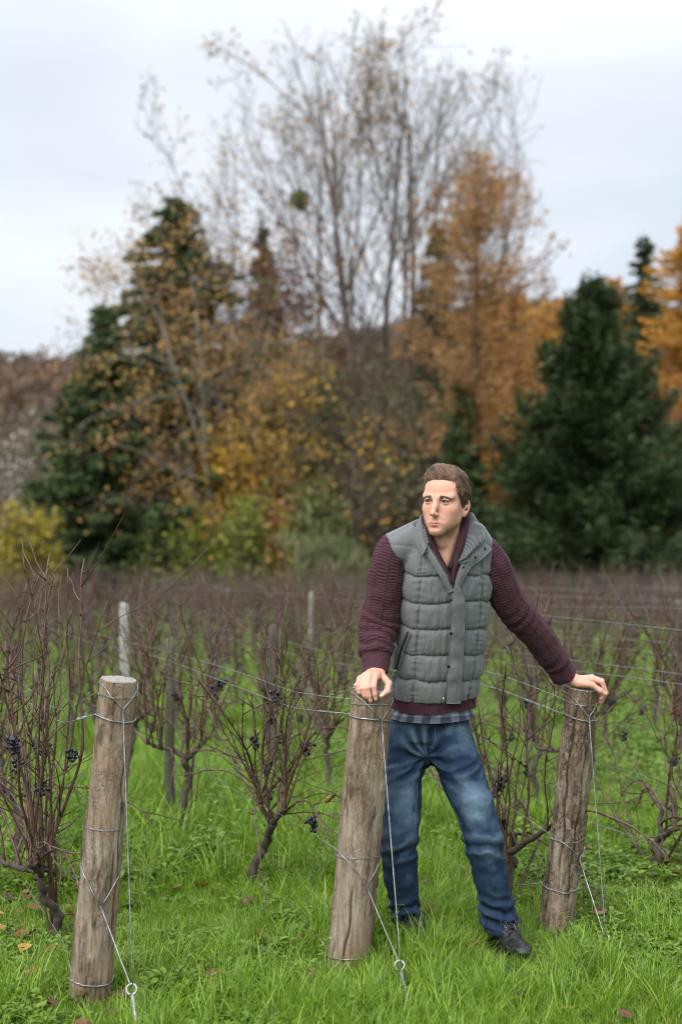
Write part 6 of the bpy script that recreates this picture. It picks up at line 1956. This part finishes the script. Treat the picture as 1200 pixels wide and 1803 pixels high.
# polo collar just showing on the right of the neck
Gp = shawl([a(806, 950, 4.972), a(801, 965, 4.962), a(797, 978, 4.955), a(792, 992, 4.952)], [a(811, 956, 4.962), a(806, 974, 4.955), a(801, 990, 4.950), a(793, 1008, 4.948)], 40, 8)
wear('shirt_collar', sheet('shirt_collar', Gp, 0.003), MM['navy'])

# side pocket with zip
pk = [(718, 1112), (712, 1128), (704, 1150), (697, 1178)]
Pz = np.array([torso_front(x, y, 0.0125) for x, y in catmull(np.array(pk, float), 40)])
tb = Tubes(); tb.add(Pz, 0.0034, 8); wear('pocket_zip', tb.mesh('pocket_zip'), MM['tape'], vest)
for sgn in (-1, 1):
    Pq = np.array([torso_front(x + sgn * 4.2, y, 0.0125) for x, y in catmull(np.array(pk, float), 40)])
    tb = Tubes(); tb.add(Pq, 0.0024, 8); wear('pocket_welt', tb.mesh('pocket_welt'), MM['vest'], vest)
tb = Tubes(); q0 = torso_front(696.5, 1180, 0.020); q1 = torso_front(694, 1186, 0.021); q2 = torso_front(692, 1193, 0.020)
tb.add(np.stack([q0, q1]), 0.0042, 8); tb.add(np.stack([q1, q2]), [0.0026, 0.0048], 8); wear('zip_pull', tb.mesh('zip_pull'), MM['metal'], vest)
tb = Tubes(); q0 = torso_front(780, 1228, .015); q1 = torso_front(780, 1240, .015); tb.add(np.stack([q0, q1]), [0.003, 0.0045], 8); wear('zip_pull', tb.mesh('zip_pull'), MM['metal'], vest)

# armhole binding
# ---- sweater hem and shirt tails (rings round the hips)
def ring(z0, z1, off0, off1, n=420, m=20, rib=0.0, ribn=150, wob=0.003, hem=None, seed=2):
    ph = np.linspace(-np.pi, np.pi, n + 1)[:-1]; t = np.linspace(0, 1, m)
    PH, T_ = np.meshgrid(ph, t, indexing='ij')
    zt = z1 + 0 * PH; zb = z0 + (hem(PH) if hem else 0)
    Z = zb * (1 - T_) + zt * T_
    off = off0 * (1 - T_) + off1 * T_ + rib * np.cos(PH * ribn) + wob * fbm(np.stack([np.cos(PH) * 4, np.sin(PH) * 4, T_ * 1.5], -1), 3, seed)
    return torso_pt(Z, PH, off), PH, Z
G, PH, Z = ring(0.876, 0.935, 0.004, -0.006, 840, 20, 0.0016, 150, 0.003, lambda p: -0.006 * np.cos(p) + 0.004 * np.sign(p - 0.02) * (np.abs(p) < 1.2))
wear('sweater_hem', sheet('sweater_hem', G, 0.006, None, True), MM['wool'], sweater)
G, PH, Z = ring(0.842, 0.90, 0.006, -0.022, 360, 16, 0, 1, 0.0035, lambda p: -0.013 * np.cos(p) ** 3 + 0.004 * np.sin(p * 2 + 1), 6)
wear('shirt_tail', sheet('shirt_tail', G, 0.003, {'u': PH * 0.15 + 0.008, 'v': Z - 0.8395 + 0.018}, True), MM['check'])

# ---- jeans
def build_jeans():
    h = 0.0034
    B = Field(np.arange(0.09, 0.70, h), np.arange(4.98, 5.36, h), np.arange(0.045, 0.90, h))
    def hip(X, Y, Z): return np.maximum(torso_f(X, Y, Z, -0.016), np.maximum(Z - 0.885, 0.765 - Z))
    B.put(hip, (0.1, 4.98, 0.7), (0.6, 5.4, 0.9), 0.01)
    B.ell(at(756, 1312, 5.215), (0.135, 0.10, 0.075), np.array([[TAX[0], TAX[1], 0], [TAY[0], TAY[1], 0], [0, 0, 1.0]]), 0.04)
    for pts in LEGS:
        for i in range(len(pts) - 1):
            B.cone(pts[i][0], pts[i + 1][0], pts[i][1] - .003, pts[i + 1][1] - .003, 0.022 if i < 2 else 0.012)
    def cutb(X, Y, Z): return Z - np.where(X > 0.4, 0.088 + 0.25 * (Y - 5.13), 0.105 + 0.2 * (Y - 5.17)) + 0 * X
    B.put(cutb, (0.0, 4.9, 0.0), (0.75, 5.5, 0.1), 0.004, 'sub')
    V, Q = B.mesh(); V = smooth_mesh(V, Q, 3, 0.5); Nn = normals(V, Q)
    # along-leg and around-leg coordinates
    best = np.full(len(V), 9.0); tl = np.zeros(len(V)); ang = np.zeros(len(V)); leg = np.zeros(len(V), int); ctr = np.zeros_like(V)
    for k, pts in enumerate(LEGS):
        P = catmull(np.array([p[0] for p in pts]), 3000); s = np.concatenate([[0], np.cumsum(np.linalg.norm(np.diff(P, axis=0), axis=1))])
        zi = np.searchsorted(-P[:, 2], -V[:, 2]).clip(0, 2999)
        c = P[zi]; d = np.linalg.norm(V[:, :2] - c[:, :2], axis=1)
        use = d < best; best = np.where(use, d, best); tl = np.where(use, s[zi], tl); leg = np.where(use, k, leg); ctr = np.where(use[:, None], c, ctr)
    ang = np.arctan2(V[:, 0] - ctr[:, 0], -(V[:, 1] - ctr[:, 1]))     # 0 = front
    Ll = 0.70
    nse = fbm(np.stack([tl * 14, np.cos(ang) * 1.2 + leg * 7, np.sin(ang) * 1.2], 1), 3, 21)
    # stacked folds above the hems and behind the knees
    ank = np.clip((tl - 0.56) / 0.08, 0, 1)
    knee = np.exp(-((tl - 0.40) / 0.055) ** 2)
    d = 0.0045 * nse
    d = d + ank * 0.0075 * np.sin(2 * np.pi * (tl + 0.018 * np.sin(ang + 1 + leg * 2)) / 0.050 + 2.0 * nse)
    kf = np.sin(2 * np.pi * (tl + 0.035 * np.cos(ang - 0.9 + leg)) / 0.062 + 1.6 * nse)
    d = d + knee * 0.0055 * np.sign(kf) * np.abs(kf) ** 1.3
    # creases fanning out of the crotch
    cr = at(750, 1335, 5.09); q = V - cr; rr = np.linalg.norm(q[:, [0, 2]], axis=1); aa = np.arctan2(q[:, 2], q[:, 0])
    fan = np.sin(aa * 9 + 2.2 * fbm(V * 9, 2, 5)) * np.clip(rr / 0.05, 0, 1) * np.exp(-((rr - 0.06) / 0.075) ** 2) * (V[:, 1] < 5.2)
    d = d + 0.0050 * fan
    thigh = np.exp(-((tl - 0.10) / 0.05) ** 2) * (V[:, 1] < 5.22)
    tf = np.sin(2 * np.pi * (tl + 0.05 * np.sin(ang * 1.0 + 0.4 - leg * 1.4)) / 0.040 + 1.5 * nse)
    d = d + thigh * 0.0026 * tf
    # side and inner leg seams
    for a0 in (1.62, -1.62):
        d = d + 0.0022 * np.exp(-((((ang - a0 + np.pi) % (2 * np.pi)) - np.pi) * 0.07 / 0.004) ** 2) * (tl > 0.05)
    V2 = V + Nn * d[:, None]
    front = np.clip(np.cos(ang - np.where(leg == 1, 0.25, -0.05)), 0, 1) ** 1.6
    wearv = front * (0.58 * np.exp(-((tl - 0.235) / 0.095) ** 2) * np.where(leg == 1, 1.0, 0.55) + 0.22 * np.exp(-((tl - 0.40) / 0.05) ** 2))
    wearv = wearv * (0.72 + 0.30 * fbm(np.stack([V[:, 0] * 18, V[:, 1] * 18, V[:, 2] * 60], 1), 3, 31)) + 0.10 * fbm(V * 25, 3, 2)
    wearv = wearv + 0.20 * np.clip(d / 0.006, -0.4, 1) * (0.35 + front) * (tl < 0.5) + 0.02
    wearv = wearv + 0.10 * np.clip((V[:, 2] - 0.70) / 0.1, 0, 1) * front
    return make_mesh('jeans', V2, Q, True, {'wear': np.clip(wearv, 0, 1)})
jeans = wear('jeans', build_jeans(), MM['denim'], label='blue jeans faded on the thighs')
# fly and pocket stitching
from mathutils.bvhtree import BVHTree
_jm = jeans.data; _jb = BVHTree.FromPolygons([v.co[:] for v in _jm.vertices], [p.vertices[:] for p in _jm.polygons])
def stitch(name, pts, r=.0008, n=60, e=.0006, mat='stitch'):
    out = []
    for x, y in catmull(np.array(pts, float), n):
        d = Vector(at(x, y, 1.0) - np.array([0, 0, CAM_H])).normalized()
        h = _jb.ray_cast(Vector((0, 0, CAM_H)), d)
        if h[0] is not None: out.append(np.array(h[0] + h[1] * e))
    tb = Tubes(); tb.add(np.array(out), r, 4); wear(name, tb.mesh(name), MM[mat], jeans)
stitch('stitching', [(751, 1279), (751, 1296), (756, 1312), (762, 1318)])
stitch('stitching', [(765, 1280), (765, 1300), (761, 1316)], .0006)
stitch('stitching', [(806, 1272), (813, 1290), (829, 1298)])
stitch('stitching', [(694, 1276), (690, 1292), (681, 1300)])
stitch('stitching', [(757, 1350), (782, 1398), (806, 1440), (818, 1490), (826, 1540), (836, 1600)], .0007)
stitch('stitching', [(736, 1352), (733, 1400), (729, 1460)], .0006)
stitch('fly', [(758, 1279), (757, 1300), (755, 1326)], .0022, 30, .0005, 'denim')

# ---- boots
def build_boot(ank, heel, toe, name):
    """ank: centre of the shaft top; heel, toe: on the ground."""
    ank, heel, toe = map(np.array, (ank, heel, toe))
    f = toe - heel; Lf = np.linalg.norm(f[:2]); f = np.array([f[0], f[1], 0]) / Lf; r = np.array([f[1], -f[0], 0.0])
    lo = np.minimum(np.minimum(ank, heel), toe) - 0.09; hi = np.maximum(np.maximum(ank, heel), toe) + 0.09
    B = Field(*[np.arange(lo[k], hi[k], 0.0034) for k in range(3)])
    up = np.array([0, 0, 1.0])
    an = heel + f * 0.055 + up * 0.10
    B.cone(ank, an, 0.048, 0.046, 0.012)
    B.cone(an, heel + f * 0.05 + up * 0.045, 0.046, 0.038, 0.015)
    B.cone(an + f * 0.01, heel + f * (Lf * 0.60) + up * 0.055, 0.044, 0.038, 0.03, 'add')
    B.ell(heel + f * (Lf * 0.72) + up * 0.042, (0.090, 0.047, 0.036), np.stack([f, r, up]), 0.02)
    B.ell(heel + f * 0.05 + up * 0.04, (0.055, 0.038, 0.04), np.stack([f, r, up]), 0.02)
    def cut(X, Y, Z): return Z - (heel[2] + 0.022) + 0 * X + 0 * Y
    B.put(cut, lo, [hi[0], hi[1], heel[2] + 0.03], 0.003, 'sub')
    V, Q = B.mesh(); V = smooth_mesh(V, Q, 2, 0.5)
    V = V + normals(V, Q) * (0.002 * fbm(V * 45, 3, 4))[:, None]
    bo = wear('boot', make_mesh('boot', V, Q), MM['boot'])
    # sole
    th = np.linspace(0, 2 * np.pi, 49)[:-1]
    def outline(k):
        t = np.cos(th); wdt = np.sin(th)
        x = Lf * 0.5 + t * (Lf * 0.5 + 0.016); wd = (0.041 + 0.010 * np.clip(t, -0.3, 1)) * np.sign(wdt) * np.abs(wdt) ** 0.7
        return heel + np.outer(x, f) + np.outer(wd, r) + up * k
    a_, b_, c_ = outline(0.0), outline(0.020), outline(0.030)
    V = np.vstack([a_, b_, b_ * 1.0 - (b_ - (heel + f * Lf / 2 + up * .02)) * 0.05 + up * 0.006, [heel + f * Lf / 2]])
    n = 48; j = np.arange(n); k = (j + 1) % n
    Q = np.vstack([np.stack([j, k, n + k, n + j], -1), np.stack([n + j, n + k, 2 * n + k, 2 * n + j], -1)]); T_ = np.stack([np.full(n, 3 * n), k, j], -1)
    wear('sole', make_mesh('sole', V, [Q, T_], False), MM['sole'], bo)
    # laces across the instep
    tb = Tubes(); ey = Tubes()
    c0 = an + f * 0.046 + up * 0.028; c1 = heel + f * (Lf * 0.60) + up * 0.100
    for i in range(6):
        t = i / 5; c = c0 * (1 - t) + c1 * t; wd = 0.021 - 0.004 * t
        n_ = (f * 0.5 + up * 0.85)
        for sg in (-1, 1):
            ey.add(np.stack([c + r * sg * wd - n_ * .006, c + r * sg * wd + n_ * 0.003]), [0.004, 0.003], 8)
        e = c0 * (1 - min(t + .2, 1)) + c1 * min(t + .2, 1)
        tb.add(catmull([c - r * wd, c + n_ * 0.008, e + r * wd], 10), 0.0024, 5)
        tb.add(catmull([c + r * wd, c + n_ * 0.010, e - r * wd], 10), 0.0024, 5)
    for sg in (-1, 1):     # bow
        tb.add(catmull([c0 + up * .01, c0 + r * sg * 0.03 + f * 0.02 + up * 0.016, c0 + r * sg * 0.042 + f * 0.036 - up * .008, c0 + r * sg * .018 + f * 0.026, c0 + up * 0.008], 20), 0.0022, 5)
        tb.add(catmull([c0 + up * .012, c0 + r * sg * 0.018 + f * 0.03, c0 + r * sg * 0.024 + f * 0.055 - up * .035, c0 + r * sg * .03 + f * 0.06 - up * .07], 20), 0.0022, 5)
    wear('lace', tb.mesh('lace'), MM['lace'], bo); wear('eyelet', ey.mesh('eyelet'), MM['metal'], bo)['kind'] = 'stuff'
    return bo
build_boot(at(880, 1634, 5.14), (at(868, 0, 5.19)[0], 5.195, 0.0), (at(921, 0, 4.99)[0], 4.985, 0.0), 'boot')
build_boot(at(716, 1622, 5.19), (at(712, 0, 5.24)[0], 5.245, 0.0), (at(748, 0, 5.02)[0], 5.03, 0.0), 'boot')
